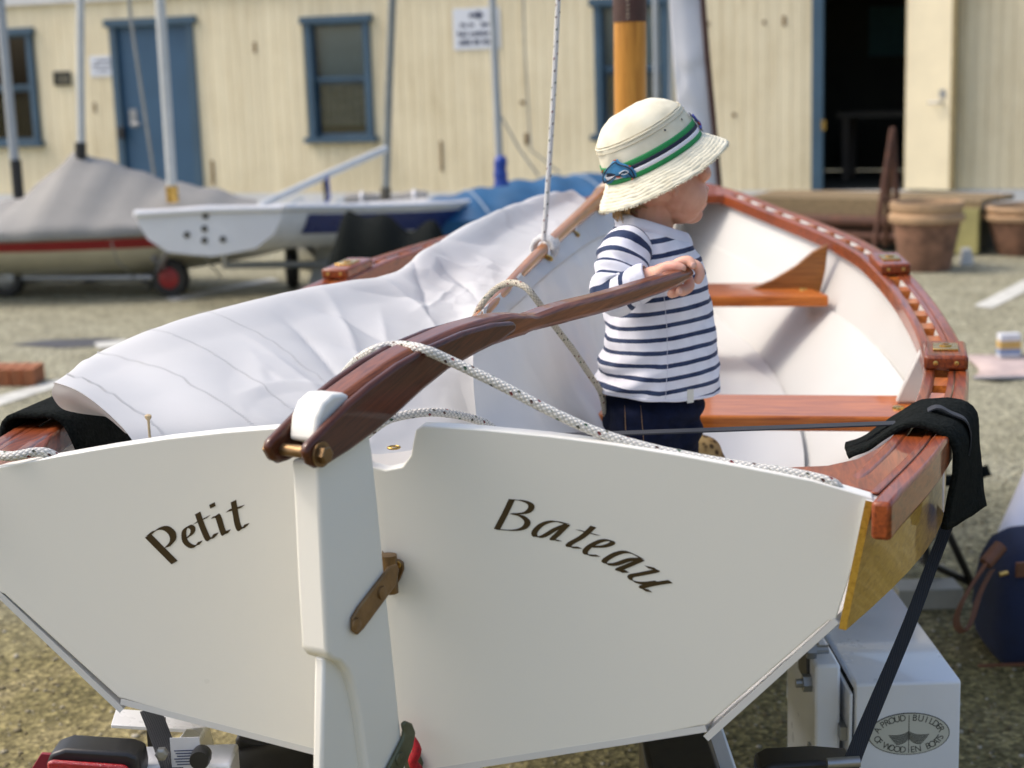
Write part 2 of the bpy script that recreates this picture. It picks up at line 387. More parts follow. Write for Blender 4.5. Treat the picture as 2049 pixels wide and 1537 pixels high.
MB().box(wpt((T0 + 16.0) / 2, zf + 0.12, 0.05), WT * (16.0 - T0) / 2, WN * 0.025, Z_ * 0.10).build('fascia_board', WHITETRIM, shed)
ec = wpt((T0 + T1) / 2, ZT + 0.05, -1.5)
MB().add(*boxvf(ec, WT * ((T1 - T0) / 2 + 0.2), WN * 1.72, Z_ * 0.05)).build('roof', plain('grey_roofing', (0.2, 0.2, 0.2), 0.8), shed)
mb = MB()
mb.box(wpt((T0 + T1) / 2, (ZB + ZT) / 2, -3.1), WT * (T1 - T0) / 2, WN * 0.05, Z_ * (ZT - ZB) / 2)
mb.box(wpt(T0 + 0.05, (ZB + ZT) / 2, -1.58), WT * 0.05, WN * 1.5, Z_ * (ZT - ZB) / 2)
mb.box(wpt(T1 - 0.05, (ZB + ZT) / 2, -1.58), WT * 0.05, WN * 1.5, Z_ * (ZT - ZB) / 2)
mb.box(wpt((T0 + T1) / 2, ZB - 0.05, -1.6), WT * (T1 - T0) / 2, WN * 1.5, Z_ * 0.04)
mb.build('dark_interior', GLOOM, shed)
def window(W, split):
    t0, t1, z0, z1 = W; fr = 0.075; c = (t0 + t1) / 2
    win = MB().box(wpt(t0 - fr / 2 + 0.02, (z0 + z1) / 2, 0.035), WT * fr / 2, WN * 0.028, Z_ * (z1 - z0) / 2).build('window', BLUE, shed)
    MB().box(wpt(t1 + fr / 2 - 0.02, (z0 + z1) / 2, 0.035), WT * fr / 2, WN * 0.028, Z_ * (z1 - z0) / 2).build('jamb', BLUE, win)
    MB().box(wpt(c, z1 + 0.03, 0.045), WT * ((t1 - t0) / 2 + fr + 0.02), WN * 0.045, Z_ * 0.038).build('lintel', BLUE, win)
    MB().box(wpt(c, z0 - 0.03, 0.055), WT * ((t1 - t0) / 2 + fr + 0.03), WN * 0.055, Z_ * 0.03).build('sill', BLUE, win)
    zs = z0 + (z1 - z0) * split
    for i, (a, b_) in enumerate(((z0, zs), (zs, z1))):
        d = 0.0 - 0.03 * (1 - i); s = MB(); w_ = 0.04
        s.box(wpt(t0 + w_ / 2, (a + b_) / 2, d), WT * w_ / 2, WN * 0.014, Z_ * (b_ - a) / 2)
        s.box(wpt(t1 - w_ / 2, (a + b_) / 2, d), WT * w_ / 2, WN * 0.014, Z_ * (b_ - a) / 2)
        s.box(wpt(c, a + w_ / 2, d), WT * ((t1 - t0) / 2 - w_), WN * 0.014, Z_ * w_ / 2)
        s.box(wpt(c, b_ - w_ / 2, d), WT * ((t1 - t0) / 2 - w_), WN * 0.014, Z_ * w_ / 2)
        s.build('sash', BLUE, win)
        MB().box(wpt(c, (a + b_) / 2, d - 0.004), WT * ((t1 - t0) / 2 - w_), WN * 0.002, Z_ * ((b_ - a) / 2 - w_)).build('pane', GLASS, win)
        top = b_ - 0.01; bot = a + (0.0 if i else 0.12)
        G = np.array([[wpt(t0 + (t1 - t0) * k / 24, z, -0.12 + 0.015 * math.sin(k * 1.9) * (1 - i)) for k in range(25)] for z in (bot, top)])
        mesh('blind', *gridvf(G), BLIND if i else BLIND2, win, solid=0.004)
window(W1, 0.5); window(W2, 0.5); window(W3, 0.5)
# blue door
t0, t1, z0, z1 = DR; c = (t0 + t1) / 2
door = MB().box(wpt(c, (z0 + z1) / 2, -0.02), WT * (t1 - t0) / 2, WN * 0.022, Z_ * (z1 - z0) / 2).build('door', BLUEDOOR, shed)
f = MB()
f.box(wpt(t0 - 0.035, (z0 + z1) / 2, 0.03), WT * 0.045, WN * 0.022, Z_ * (z1 - z0) / 2)
f.box(wpt(t1 + 0.035, (z0 + z1) / 2, 0.03), WT * 0.045, WN * 0.022, Z_ * (z1 - z0) / 2)
f.build('door_frame', BLUE, door)
MB().box(wpt(c, z1 + 0.04, 0.04), WT * ((t1 - t0) / 2 + 0.13), WN * 0.035, Z_ * 0.042).build('lintel', BLUE, door)
hx, hz = wt(268, 240)
MB().box(wpt(hx, hz + 0.02, 0.006), WT * 0.05, WN * 0.006, Z_ * 0.10).build('lock_plate', STEEL, door, bevel=0.004)
MB().tube([wpt(hx, hz - 0.04, 0.01), wpt(hx, hz - 0.04, 0.06), wpt(hx + 0.11, hz - 0.05, 0.06)], 0.012).build('handle', STEEL, door, smooth=40)
hx2, hz2 = wt(250, 265); MB().box(wpt(hx2, hz2, 0.075), WT * 0.04, WN * 0.02, Z_ * 0.07).build('hasp', BLACKPL, door, bevel=0.008)
for zz in (0.45, 1.2, 1.95):
    MB().tube([wpt(t1 - 0.02, zz - 0.05, 0.012), wpt(t1 - 0.02, zz + 0.05, 0.012)], 0.012).build('hinge', STEEL, door, smooth=40)
# open doorway with its leaf swung out
t0, t1, z0, z1 = DW
fr = MB().box(wpt(t0 - 0.035, (z0 + z1) / 2, 0.04), WT * 0.055, WN * 0.04, Z_ * (z1 - z0) / 2).build('doorway_frame', BLUE, shed)
hgz = wt(1640, 250)[1]; MB().box(wpt(t0 + 0.03, hgz, 0.06), WT * 0.02, WN * 0.04, Z_ * 0.05).build('strike_plate', BRASS, fr)
L = wt(1893, 200)[0] - t1
leaf_dir = unit(WT * 0.93 + WN * 0.37); Ln = V3(leaf_dir[1], -leaf_dir[0], 0)
lc = wpt(t1 + 0.02, (z0 + z1) / 2, 0.03) + leaf_dir * (0.24)
leaf = MB().box(lc, leaf_dir * 0.235, Ln * 0.022, Z_ * ((z1 - z0) / 2 - 0.01)).build('door_leaf', CREAM2, shed)
MB().box(lc + leaf_dir * 0.255, leaf_dir * 0.022, Ln * 0.03, Z_ * ((z1 - z0) / 2 - 0.012)).build('edge_strip', plain('bare_timber', (0.25, 0.2, 0.1), 0.7, var=0.2), leaf)
hp = hit(1883, 205, lc + Ln * 0.05, Ln)
hb = MB(); hb.tube([hp - Ln * 0.03, hp + Ln * 0.03], 0.012); hb.tube([hp + Ln * 0.03, hp + Ln * 0.03 - leaf_dir * 0.12], 0.011)
hb.box(hp - Ln * 0.025 + Z_ * 0.08, leaf_dir * 0.03, Ln * 0.005, Z_ * 0.04); hb.build('handle', STEEL, leaf, smooth=40)
# inside the doorway: a bench and a locker just made out in the dark
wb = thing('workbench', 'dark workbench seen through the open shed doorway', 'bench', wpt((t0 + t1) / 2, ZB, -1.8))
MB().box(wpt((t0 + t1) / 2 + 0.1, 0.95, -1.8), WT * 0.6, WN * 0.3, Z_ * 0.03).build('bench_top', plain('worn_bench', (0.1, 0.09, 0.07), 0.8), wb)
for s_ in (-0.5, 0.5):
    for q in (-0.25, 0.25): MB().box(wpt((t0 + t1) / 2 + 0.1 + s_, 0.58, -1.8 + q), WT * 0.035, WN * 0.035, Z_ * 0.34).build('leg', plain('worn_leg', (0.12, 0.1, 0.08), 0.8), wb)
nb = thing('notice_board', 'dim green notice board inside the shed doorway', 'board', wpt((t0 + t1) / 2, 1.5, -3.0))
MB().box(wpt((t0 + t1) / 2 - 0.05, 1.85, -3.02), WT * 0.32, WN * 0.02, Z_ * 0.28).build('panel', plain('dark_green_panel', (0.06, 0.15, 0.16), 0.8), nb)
MB().box(wpt((t0 + t1) / 2 - 0.05, 2.15, -3.01), WT * 0.34, WN * 0.03, Z_ * 0.02).build('rail', GLOOM, nb)
# wall marks: rusty fixings and streaks, a vent, two signs
RUST = plain('rust_stain', (0.20, 0.12, 0.05), 0.9, var=0.4, scale=20)
for (x, y, w_, h_) in [(512, 95, .035, .12), (885, 312, .03, .33), (1047, 205, .05, .04), (1055, 278, .045, .12), (428, 345, .04, .28), (192, 215, .03, .12),
                       (1570, 42, .035, .10), (1530, 45, .03, .04), (1418, 48, .03, .04), (1470, 230, .04, .04), (650, 368, .03, .2), (1085, 395, .03, .1)]:
    tq, zq = wt(x, y); MB().box(wpt(tq, zq, 0.026), WT * w_ / 2, WN * 0.005, Z_ * h_ / 2).build('rusty_bracket', RUST, shed, bevel=0.003)
tq, zq = wt(128, 157)
vent = MB(); ve = thing('wall_vent', 'small dark louvred vent on the cream wall left of the blue door', 'vent', wpt(tq, zq - 0.07, 0.02))
for dx, dz, a, b_ in ((0, .07, .115, .012), (0, -.07, .115, .012), (-.105, 0, .012, .07), (.105, 0, .012, .07)):
    vent.box(wpt(tq + dx, zq + dz, 0.035), WT * a, WN * 0.015, Z_ * b_)
DKMETAL = plain('dark_painted_metal', (0.06, 0.055, 0.04), 0.6, var=0.3)
vent.build('frame', DKMETAL, ve)
for k in range(5): MB().box(wpt(tq, zq - 0.05 + k * 0.025, 0.03), WT * 0.095, unit(WN + Z_ * 0.8) * 0.012, unit(Z_ - WN * 0.8) * 0.002).build('louvre', DKMETAL, ve)
SIGNW = plain('white_sign_enamel', (0.72, 0.75, 0.80), 0.4, var=0.03, scale=3)
INK = plain('blue_black_ink', (0.03, 0.04, 0.09), 0.6, var=0.1)
def wall_sign(name, x0, y0, x1, y1, label):
    t0, t1, z0, z1 = rect(x0, y0, x1, y1); r = thing(name, label, 'sign', wpt((t0 + t1) / 2, z0, 0.03))
    MB().box(wpt((t0 + t1) / 2, (z0 + z1) / 2, 0.03), WT * (t1 - t0) / 2, WN * 0.004, Z_ * (z1 - z0) / 2).build('plate', SIGNW, r, bevel=0.003)
    return r, t0, t1, z0, z1
r, t0, t1, z0, z1 = wall_sign('wall_sign', 909, 16, 1002, 99, 'larger white wall sign with an arrow and blue lettering, behind a mast')
def bar(a, b_, c_, d_, par):                    # one printed mark in sign fractions
    MB().box(wpt(t0 + (t1 - t0) * (a + b_) / 2, z1 - (z1 - z0) * (c_ + d_) / 2, 0.0365), WT * (t1 - t0) * (b_ - a) / 2, WN * 0.0015, Z_ * (z1 - z0) * (d_ - c_) / 2).build('lettering', INK, par)
def words(row, h, a, b_, par, seed):
    q = random.Random(seed); x = a
    while x < b_:
        w_ = q.uniform(0.028, 0.05)
        if q.random() < 0.16: x += 0.045; continue
        hh = h * q.choice([1, 0.72, 0.72, 1]); bar(x, min(x + w_, b_), row + h - hh, row + h, par); x += w_ + 0.014
words(0.35, 0.10, 0.16, 0.84, r, 1); words(0.55, 0.12, 0.10, 0.90, r, 2); words(0.76, 0.12, 0.12, 0.88, r, 3)
A0 = wpt(t0 + (t1 - t0) * 0.36, z1 - (z1 - z0) * 0.17, 0.0365)
ar = [A0 + WT * 0.0 + Z_ * 0.02, A0 + WT * 0.09 + Z_ * 0.02, A0 + WT * 0.09 + Z_ * 0.05, A0 + WT * 0.17, A0 + WT * 0.09 - Z_ * 0.05, A0 + WT * 0.09 - Z_ * 0.02, A0 - Z_ * 0.02]
mesh('arrow', *prismvf(ar, WN * 0.003), INK, r)
r, t0, t1, z0, z1 = wall_sign('wall_sign', 183, 112, 232, 153, 'smaller white notice on the wall just left of the blue door')
words(0.18, 0.09, 0.15, 0.85, r, 4); words(0.42, 0.09, 0.12, 0.88, r, 5); words(0.66, 0.09, 0.2, 0.8, r, 6)
# ================================================================== things in the yard behind
def tubeobj(name, P, r, mat, parent=None, n=10, **k): 
    v, f, _ = tubevf(P, r, n); return mesh(name, v, f, mat, parent, smooth=50, **k)
def wheel(parent, c, r, axis, hub_mat, w=0.09):
    axis = unit(axis); e1 = unit(np.cross(axis, Z_)); e2 = np.cross(axis, e1)
    pr = [(r * .55, -w / 2), (r * .86, -w / 2), (r * .97, -w * .3), (r, 0), (r * .97, w * .3), (r * .86, w / 2), (r * .55, w / 2)]
    wh = mesh('wheel', *lathevf(pr, 24, c, e1, e2, axis), BLACKPL, parent, smooth=40)
    mesh('hub', *lathevf([(r * .54, -w * .52), (r * .5, -w * .56), (r * .18, -w * .6), (r * .18, w * .6), (r * .5, w * .56), (r * .54, w * .52)], 20, c, e1, e2, axis), hub_mat, wh, smooth=40)
GREYCOVER = plain('grey_canvas', (0.25, 0.245, 0.228), 0.85, var=0.12, scale=4, bump=0.4, bscale=20)
CREAMHULL = plain('cream_hull', (0.55, 0.52, 0.40), 0.35, var=0.08, scale=3)
WGEL = plain('white_gelcoat', (0.72, 0.72, 0.72), 0.25, var=0.05, scale=3)
REDSTRIPE = plain('red_stripe', (0.28, 0.015, 0.02), 0.35, var=0.1)
NAVY = plain('navy_gelcoat', (0.015, 0.03, 0.13), 0.3, var=0.1)
BLUETARP = plain('blue_tarp', (0.007, 0.085, 0.20), 0.55, var=0.22, scale=5, bump=0.5, bscale=14)
BLUEPLASTIC = plain('blue_plastic', (0.01, 0.05, 0.30), 0.4)
REDHUB = plain('red_hub', (0.30, 0.02, 0.02), 0.4)
MASTGREY = plain('grey_mast', (0.36, 0.39, 0.41), 0.45, var=0.08, metal=0.2)
MASTPALE = plain('pale_mast', (0.52, 0.54, 0.53), 0.45, var=0.08, metal=0.1)
WIRE = plain('rigging_wire', (0.30, 0.31, 0.30), 0.4, metal=0.5)
def loft_hull(name, secs, mat, parent, **k):       # secs: list of polylines, same count
    return mesh(name, *gridvf(np.array(secs)), mat, parent, smooth=50, **k)

# --- covered dinghy with a red stripe
Ya = 11.9
cb = thing('covered_dinghy', 'cream dinghy with a red stripe under a grey tent cover on a trolley', 'boat', atz(200, 590, 0) * V3(1, 1, 0))
ax_a = unit(V3(0.985, -0.16, 0)); sd_a = V3(ax_a[1], -ax_a[0], 0)          # along, and towards the camera
ca = at(215, 470, Ya)
def A3(s, n, z): return V3(ca[0], ca[1], 0) + ax_a * s + sd_a * n + Z_ * z
def hullsec(s, hb, zt, zc, zk, mid=0.8):
    out = []
    for sg, seq in ((1, [(1, zt), (.985, zt * .6 + zc * .4), (mid, zc), (.42, zk + .05), (0, zk)]), (-1, [(.42, zk + .05), (mid, zc), (.985, zt * .6 + zc * .4), (1, zt)])):
        for f_, z in seq: out.append((s, sg * f_ * hb, z))
    return out
zg = ca[2] + 0.0
secs = []; S_lon = np.linspace(-2.6, 1.45, 15)
for s_ in S_lon:
    q = (s_ + 2.6) / 4.05; hb = 0.72 * (1 - max(0, (q - .45) / .55) ** 2.4) * (0.82 + .18 * min(1, q / .3)) + 0.02
    zk = 0.11 + 0.2 * max(0, (q - .6) / .4) ** 2
    secs.append([A3(*p) for p in hullsec(s_, hb, 0.50 + 0.03 * q, 0.30, zk)])
loft_hull('hull', secs, CREAMHULL, cb)
st = []
for s_, sec in zip(S_lon, secs):
    t_ = np.array(sec[0]); b_ = np.array(sec[1]); st.append([t_ * .15 + b_ * .85 + sd_a * .012, b_ * .55 + np.array(sec[2]) * .45 + sd_a * .012])
mesh('red_stripe', *gridvf(np.array(st[:-1])), REDSTRIPE, cb, smooth=60)
# tent cover: ridge at the mast falling both ways, draped over the sides
rid = [(-2.6, 0.66), (-1.2, 0.68), (-0.62, 0.70), (-0.19, 1.06), (0.2, .90), (0.75, .76), (1.40, 0.60)]
cs = []
for s_ in np.linspace(-2.6, 1.42, 60):
    zr = np.interp(s_, [r_[0] for r_ in rid], [r_[1] for r_ in rid]); q = (s_ + 2.6) / 4.05
    hb = 0.72 * (1 - max(0, (q - .45) / .55) ** 2.4) * (0.82 + .18 * min(1, q / .3)) + 0.05
    row = []
    for k in np.linspace(-1, 1, 25):
        a_ = abs(k); wob = 0.012 * math.sin(s_ * 9 + k * 4) + 0.01 * math.sin(s_ * 23 + k)
        if a_ < 0.72: z = zr + (0.51 + .03 * q - zr) * (a_ / .72) ** 1.15; n_ = hb * a_ / .72 * np.sign(k)
        else: z = 0.51 + .03 * q - 0.07 * (a_ - .72) / .28; n_ = (hb + 0.015) * np.sign(k)
        row.append(A3(s_, n_ + wob * 0.5 * np.sign(k), z + wob * (1 - a_)))
    cs.append(row)
mesh('tent_cover', *gridvf(np.array(cs)), GREYCOVER, cb, smooth=60, solid=0.004)
for s_ in (-2.2, -1.0, 0.35, 1.0):
    tubeobj('tie_cord', [A3(s_, 0.76, 0.44), A3(s_ + .02, 0.72, 0.3), A3(s_ + .03, 0.45, 0.14)], 0.006, WIRE, cb, n=6)
for x, y, rr in ((18, 560, .14), (345, 566, .14)):
    c_ = atz(x, 594, 0); c_ = V3(c_[0], c_[1], rr); wheel(cb, c_, rr, sd_a, REDHUB if x > 100 else STEEL)
fr_a = MB(); w0, w1 = atz(18, 594, 0), atz(345, 594, 0)
fr_a.tube([w0 * V3(1, 1, 0) + Z_ * .14, w1 * V3(1, 1, 0) + Z_ * .14], 0.025); fr_a.tube([w1 * V3(1, 1, 0) + Z_ * .14 - sd_a * .05, A3(0.55, 0.5, 0.3)], 0.025)
fr_a.tube([w0 * V3(1, 1, 0) + Z_ * .14 - sd_a * .05, A3(-0.8, 0.5, 0.26)], 0.025); fr_a.build('trolley_frame', STEEL, cb, smooth=40)
for x in (60, 178, 300):
    c_ = atz(x, 545, 0.08); MB().box(c_, ax_a * .06, sd_a * .05, Z_ * .07).build('chock', BLUEPLASTIC, cb, bevel=0.015)
m_ = thing('dinghy_mast', 'pale mast standing out of the grey tent cover', 'mast', at(163, 345, Ya - 0.02))
tubeobj('pole', [at(163, 345, Ya - 0.02), at(161, 150, Ya - 0.02), at(160, -160, Ya - 0.02)], 0.03, MASTPALE, m_)
tubeobj('boot', [at(162, 345, Ya - 0.02), at(161, 285, Ya - 0.02)], 0.042, BLACKPL, m_)
m_ = thing('dinghy_mast', 'grey leaning mast at the left edge before the leftmost window', 'mast', at(38, 420, Ya + 0.3))
tubeobj('pole', [at(38, 420, Ya + .3), at(18, 200, Ya + .3), at(-6, -60, Ya + .3)], 0.036, MASTGREY, m_)
tubeobj('boot', [at(40, 422, Ya + .28), at(31, 320, Ya + .28)], 0.043, BLACKPL, m_)

# --- white dinghy, transom towards us
Yb = 10.6
wd = thing('white_dinghy', 'white dinghy with navy side stripe and rounded transom facing the camera', 'boat', atz(440, 600, 0) * V3(1, 1, 0))
tb = at(420, 440, Yb); ax_b = unit(V3(0.62, 0.78, 0)); sd_b = V3(ax_b[1], -ax_b[0], 0)
trn = unit(V3(0.995, 0.10, 0))
def B3(s, n, z): return V3(tb[0], tb[1], 0) + ax_b * s + trn * n + Z_ * z
Zt = at(420, 423, Yb)[2]
def bsec(s, hb, zt, zk):
    pts = [(1, zt), (.98, zt - .06), (.86, zt - .17), (.6, zt - .26), (.25, zk + .015), (0, zk), (-.25, zk + .015), (-.6, zt - .26), (-.86, zt - .17), (-.98, zt - .06), (-1, zt)]
    return [B3(s, n * hb, z) for n, z in pts]
bs = []
for s_ in np.linspace(0, 2.6, 14):
    q = s_ / 2.6; hb = (0.465 + 0.16 * math.sin(q * 2.2)) * (1 - max(0, (q - .5) / .5) ** 2.6) + 0.015
    bs.append(bsec(s_, hb, Zt - 0.03 * math.sin(q * 3.1) - .13 * q, Zt - 0.30 - .08 * q + 0.10 * q ** 3))
n_b = len(bs[0])
loft_hull('hull', bs, WGEL, wd)
mesh('transom', bs[0], [list(range(n_b))], WGEL, wd)
mesh('deck', *gridvf(np.array([[s_[0] + Z_ * .012, (s_[0] + s_[-1]) / 2 + Z_ * .035, s_[-1] + Z_ * .012] for s_ in bs])), WGEL, wd, smooth=60, solid=0.01)
for side in (0, 1):
    st = []
    for s_ in bs[1:]:
        p, q_, r_ = (s_[0], s_[1], s_[2]) if side == 0 else (s_[-1], s_[-2], s_[-3]); o_ = trn * (0.008 if side == 0 else -0.008)
        st.append([q_ + o_ * 1.2 + Z_ * .02, (np.array(q_) + r_) / 2 + o_ * 1.8, r_ + o_ * 1.6])
    mesh('navy_stripe', *gridvf(np.array(st)), NAVY, wd, smooth=60)
for fx, fy in ((374, 470), (409, 458), (409, 481), (446, 479), (411, 432)):
    c_ = hit(fx, fy, B3(-0.004, 0, 0), sd_b if False else unit(np.cross(trn, Z_)));
    mesh('fitting', *lathevf([(.0, -.012), (.022, -.012), (.022, .006), (.0, .006)], 12, c_, trn, Z_, unit(np.cross(trn, Z_))), DKMETAL, wd)
mesh('gunwale_lip', *tubevf([s_[0] + Z_ * .005 for s_ in bs], 0.025, 8)[:2], WGEL, wd, smooth=60)
mesh('gunwale_lip', *tubevf([s_[-1] + Z_ * .005 for s_ in bs], 0.025, 8)[:2], WGEL, wd, smooth=60)
mesh('transom_lip', *tubevf([bs[0][0], (np.array(bs[0][0]) + bs[0][-1]) / 2 + Z_ * .01, bs[0][-1]], 0.025, 8)[:2], WGEL, wd, smooth=60)
for s_, n_, x in ((1.5, -.35, 0), (1.5, .35, 1)):
    c_ = B3(s_, n_ * 1.6, 0.16); wheel(wd, c_, 0.16, trn, STEEL)
fr_b = MB(); fr_b.tube([B3(1.5, -.56, .16), B3(1.5, .56, .16)], 0.025); fr_b.tube([B3(1.5, -.3, .16), B3(1.2, -.3, Zt - .26)], .03); fr_b.tube([B3(1.5, .3, .16), B3(1.2, .3, Zt - .26)], .03)
fr_b.tube([at(344, 485, Yb + .1), atz(300, 575, 0.02)], 0.022); fr_b.tube([B3(1.5, 0, .16), B3(2.3, 0, .2), B3(2.4, 0, Zt - .3)], .025)
fr_b.tube([B3(1.5, 0, .16), B3(.1, 0, .3), B3(.1, 0, Zt - .3)], .025)
fr_b.build('trolley_frame', STEEL, wd, smooth=40)
sp = thing('boom', 'pale spar raised on a crutch over the white dinghy', 'spar', at(640, 420, 11.6))
tubeobj('pole', [at(520, 412, 11.2), at(650, 352, 11.7), at(772, 298, 12.2)], 0.028, MASTPALE, sp)
tubeobj('crutch', [at(651, 355, 11.7), at(652, 400, 11.7), at(652, 432, 11.7)], 0.014, DKMETAL, sp)
tubeobj('lashing', [at(655, 352, 11.66), at(660, 395, 11.65), at(640, 425, 11.65)], 0.009, BLUEPLASTIC, sp, n=6)
coil = thing('coiled_line', 'tangle of pale blue and white lines on the white dinghy deck', 'rope', at(580, 425, 11.6))
PBLUE = plain('pale_blue_line', (0.25, 0.33, 0.42), 0.8, var=0.2)
for k in range(6):
    x0 = 530 + 22 * k; q = random.Random(k); P = [at(x0 + q.uniform(-25, 25) + 9 * j, 398 + q.uniform(0, 34), 11.55 + q.uniform(-.05, .1)) for j in range(6)]
    tubeobj('line', spline(P, 30), 0.008, PBLUE if k % 2 else WGEL, coil, n=6)
m_ = thing('dinghy_mast', 'thick grey mast rising before the blue shed door', 'mast', at(346, 405, 11.4))
tubeobj('pole', [at(346, 405, 11.4), at(333, 200, 11.4), at(316, -60, 11.4)], 0.036, MASTPALE, m_)
tubeobj('tabernacle', [at(346, 405, 11.4), at(343, 372, 11.4)], 0.045, BRASS, m_)
tubeobj('shroud', [at(308, 350, 11.45), at(262, 40, 11.5), at(255, -40, 11.5)], 0.012, WIRE, m_, n=6)
m_ = thing('dinghy_mast', 'dark grey mast standing just right of the middle window', 'mast', at(772, 420, 12.4))
tubeobj('pole', [at(771, 420, 12.4), at(777, 200, 12.4), at(787, -60, 12.4)], 0.032, plain('weathered_mast', (0.20, 0.215, 0.20), 0.5, var=0.15), m_)
tubeobj('foot', [at(771, 422, 12.4), at(772, 375, 12.4)], 0.042, DKMETAL, m_)
# --- another low white hull and the blue covered boat beyond it
lw = thing('low_white_dinghy', 'low white dinghy lying between the white dinghy and the blue covered boat', 'boat', atz(720, 520, 0) * V3(1, 1, 0))
c0, c1 = at(600, 440, 12.9), at(930, 420, 12.9); ax_c = unit((c1 - c0) * V3(1, 1, 0)); sd_c = V3(ax_c[1], -ax_c[0], 0); Lc = np.linalg.norm((c1 - c0)[:2])
ls = []
for q in np.linspace(0, 1, 14):
    hb = 0.5 * math.sin(math.pi * (0.12 + .86 * q)) ** .6; c_ = c0 + (c1 - c0) * q
    ls.append([c_ + sd_c * (f_ * hb) + Z_ * z for f_, z in [(-1, 0), (-.9, -.2), (-.4, -.34), (0, -.36), (.4, -.34), (.9, -.2), (1, 0)]])
loft_hull('hull', ls, WGEL, lw)
mesh('deck', *gridvf(np.array([[s_[0] + Z_ * .01, (s_[0] + s_[-1]) / 2 + Z_ * .05, s_[-1] + Z_ * .01] for s_ in ls])), WGEL, lw, smooth=60, solid=.01)
for q in (3, 10): 
    MB().box(V3(ls[q][3][0], ls[q][3][1], (ls[q][3][2]) / 2), ax_c * .06, sd_c * .3, Z_ * (ls[q][3][2] / 2)).build('stand', DKMETAL, lw)
rl = thing('rolled_cover', 'pale rolled sail cover lying on the low white dinghy', 'cover', at(770, 420, 12.7))
G = []
for q in np.linspace(0, 1, 20):
    c_ = at(690 + 165 * q, 402 - 6 * q, 12.6); r_ = 0.06 + .02 * math.sin(q * 9); G.append([c_ + r_ * (math.cos(a_) * Z_ * .8 + math.sin(a_) * sd_c) for a_ in np.linspace(0, 6.283, 12)])
mesh('roll', *gridvf(np.array(G)), GREYCOVER, rl, smooth=60)
for q in (4, 10, 16): mesh('tie', *tubevf(np.array(G[q]) * 1.0 + 0.0, .012, 6)[:2], WGEL, rl, smooth=60)

Yd = 12.1
bc = thing('blue_covered_boat', 'small boat wrapped in a bright blue tarpaulin', 'boat', atz(1040, 520, 0) * V3(1, 1, 0))
c0, c1 = at(850, 440, Yd), at(1330, 380, Yd + .9); ax_d = unit((c1 - c0) * V3(1, 1, 0)); sd_d = V3(ax_d[1], -ax_d[0], 0)
G = []; H = []
for q in np.linspace(0, 1, 50):
    c_ = c0 + (c1 - c0) * q; hb = 0.62 * math.sin(math.pi * min(.06 + .7 * q, 1 - .06)) ** .5; top = 0.10 + 0.11 * math.sin(math.pi * min(1, .1 + .8 * q)) ** .8
    row = []
    for k in np.linspace(-1, 1, 21):
        a_ = abs(k); wob = .02 * mnoise.noise((q * 14, k * 3, 1)) + .012 * math.sin(q * 40 + 6 * k)
        if a_ < .6: z = top * (1 - (a_ / .6) ** 1.6) + wob; n_ = k / .6 * hb
        else: z = -.36 * (a_ - .6) / .4; n_ = (hb + .02 + wob) * np.sign(k) * (1 - .12 * (a_ - .6) / .4)
        row.append(c_ + sd_d * n_ + Z_ * z)
    G.append(row); H.append([c_ + sd_d * hb * f_ + Z_ * z for f_, z in ((-.95, -.15), (-.85, -.4), (-.3, -.55), (.3, -.55), (.85, -.4), (.95, -.15))])
mesh('tarpaulin', *gridvf(np.array(G)), BLUETARP, bc, smooth=60, solid=.004)
mesh('hull', *gridvf(np.array(H)), NAVY, bc, smooth=60, solid=.01)
for q in (8, 30, 42):
    mesh('lashing', *tubevf([np.array(p) + sd_d * .01 + Z_ * .006 for p in G[q]], .008, 6)[:2], PBLUE, bc, smooth=60)
for q in (10, 40): MB().box(V3(c0[0] + (c1 - c0)[0] * q / 50, c0[1] + (c1 - c0)[1] * q / 50, .12), ax_d * .06, sd_d * .35, Z_ * .12).build('stand', DKMETAL, bc)
m_ = thing('dinghy_mast', 'slim grey mast with a royal blue sock at its foot', 'mast', at(1002, 372, Yd - .1))
tubeobj('pole', [at(1001, 372, Yd - .1), at(994, 200, Yd - .1), at(982, -60, Yd - .1)], 0.028, MASTGREY, m_)
P = [at(1004, 372, Yd - .14), at(1001, 340, Yd - .14), at(1003, 312, Yd - .14)]
mesh('sock', *tubevf(spline(P, 12), [.06, .058, .05, .05, .055, .05, .045, .048, .05, .05, .045, .03], 12)[:2], BLUEPLASTIC, m_, smooth=60)
tubeobj('shroud', [at(1078, 352, Yd), at(1040, 300, Yd), at(1000, 228, Yd)], .007, WIRE, m_, n=6)
tubeobj('shroud', [at(1120, 345, Yd + .2), at(1062, 300, Yd + .2), at(1050, 100, Yd + .2), at(1046, -40, Yd + .2)], .006, WIRE, m_, n=6)
# --- two thin light posts behind the varnished mast
for x, lab, rr in ((1318, 'thicker of two pale poles behind the small boy\'s hat', .026), (1342, 'thinner of two pale poles behind the small boy\'s hat', .016)):
    m_ = thing('flag_pole', lab, 'pole', atz(x, 430, 0)); g0 = atz(x, 470, 0)
    tubeobj('pole', [at(x - 8 if x < 1330 else x, -60, g0[1]), g0], rr, MASTGREY, m_)
    tubeobj('foot', [g0 + Z_ * .12, g0], rr * 1.7, DKMETAL, m_)
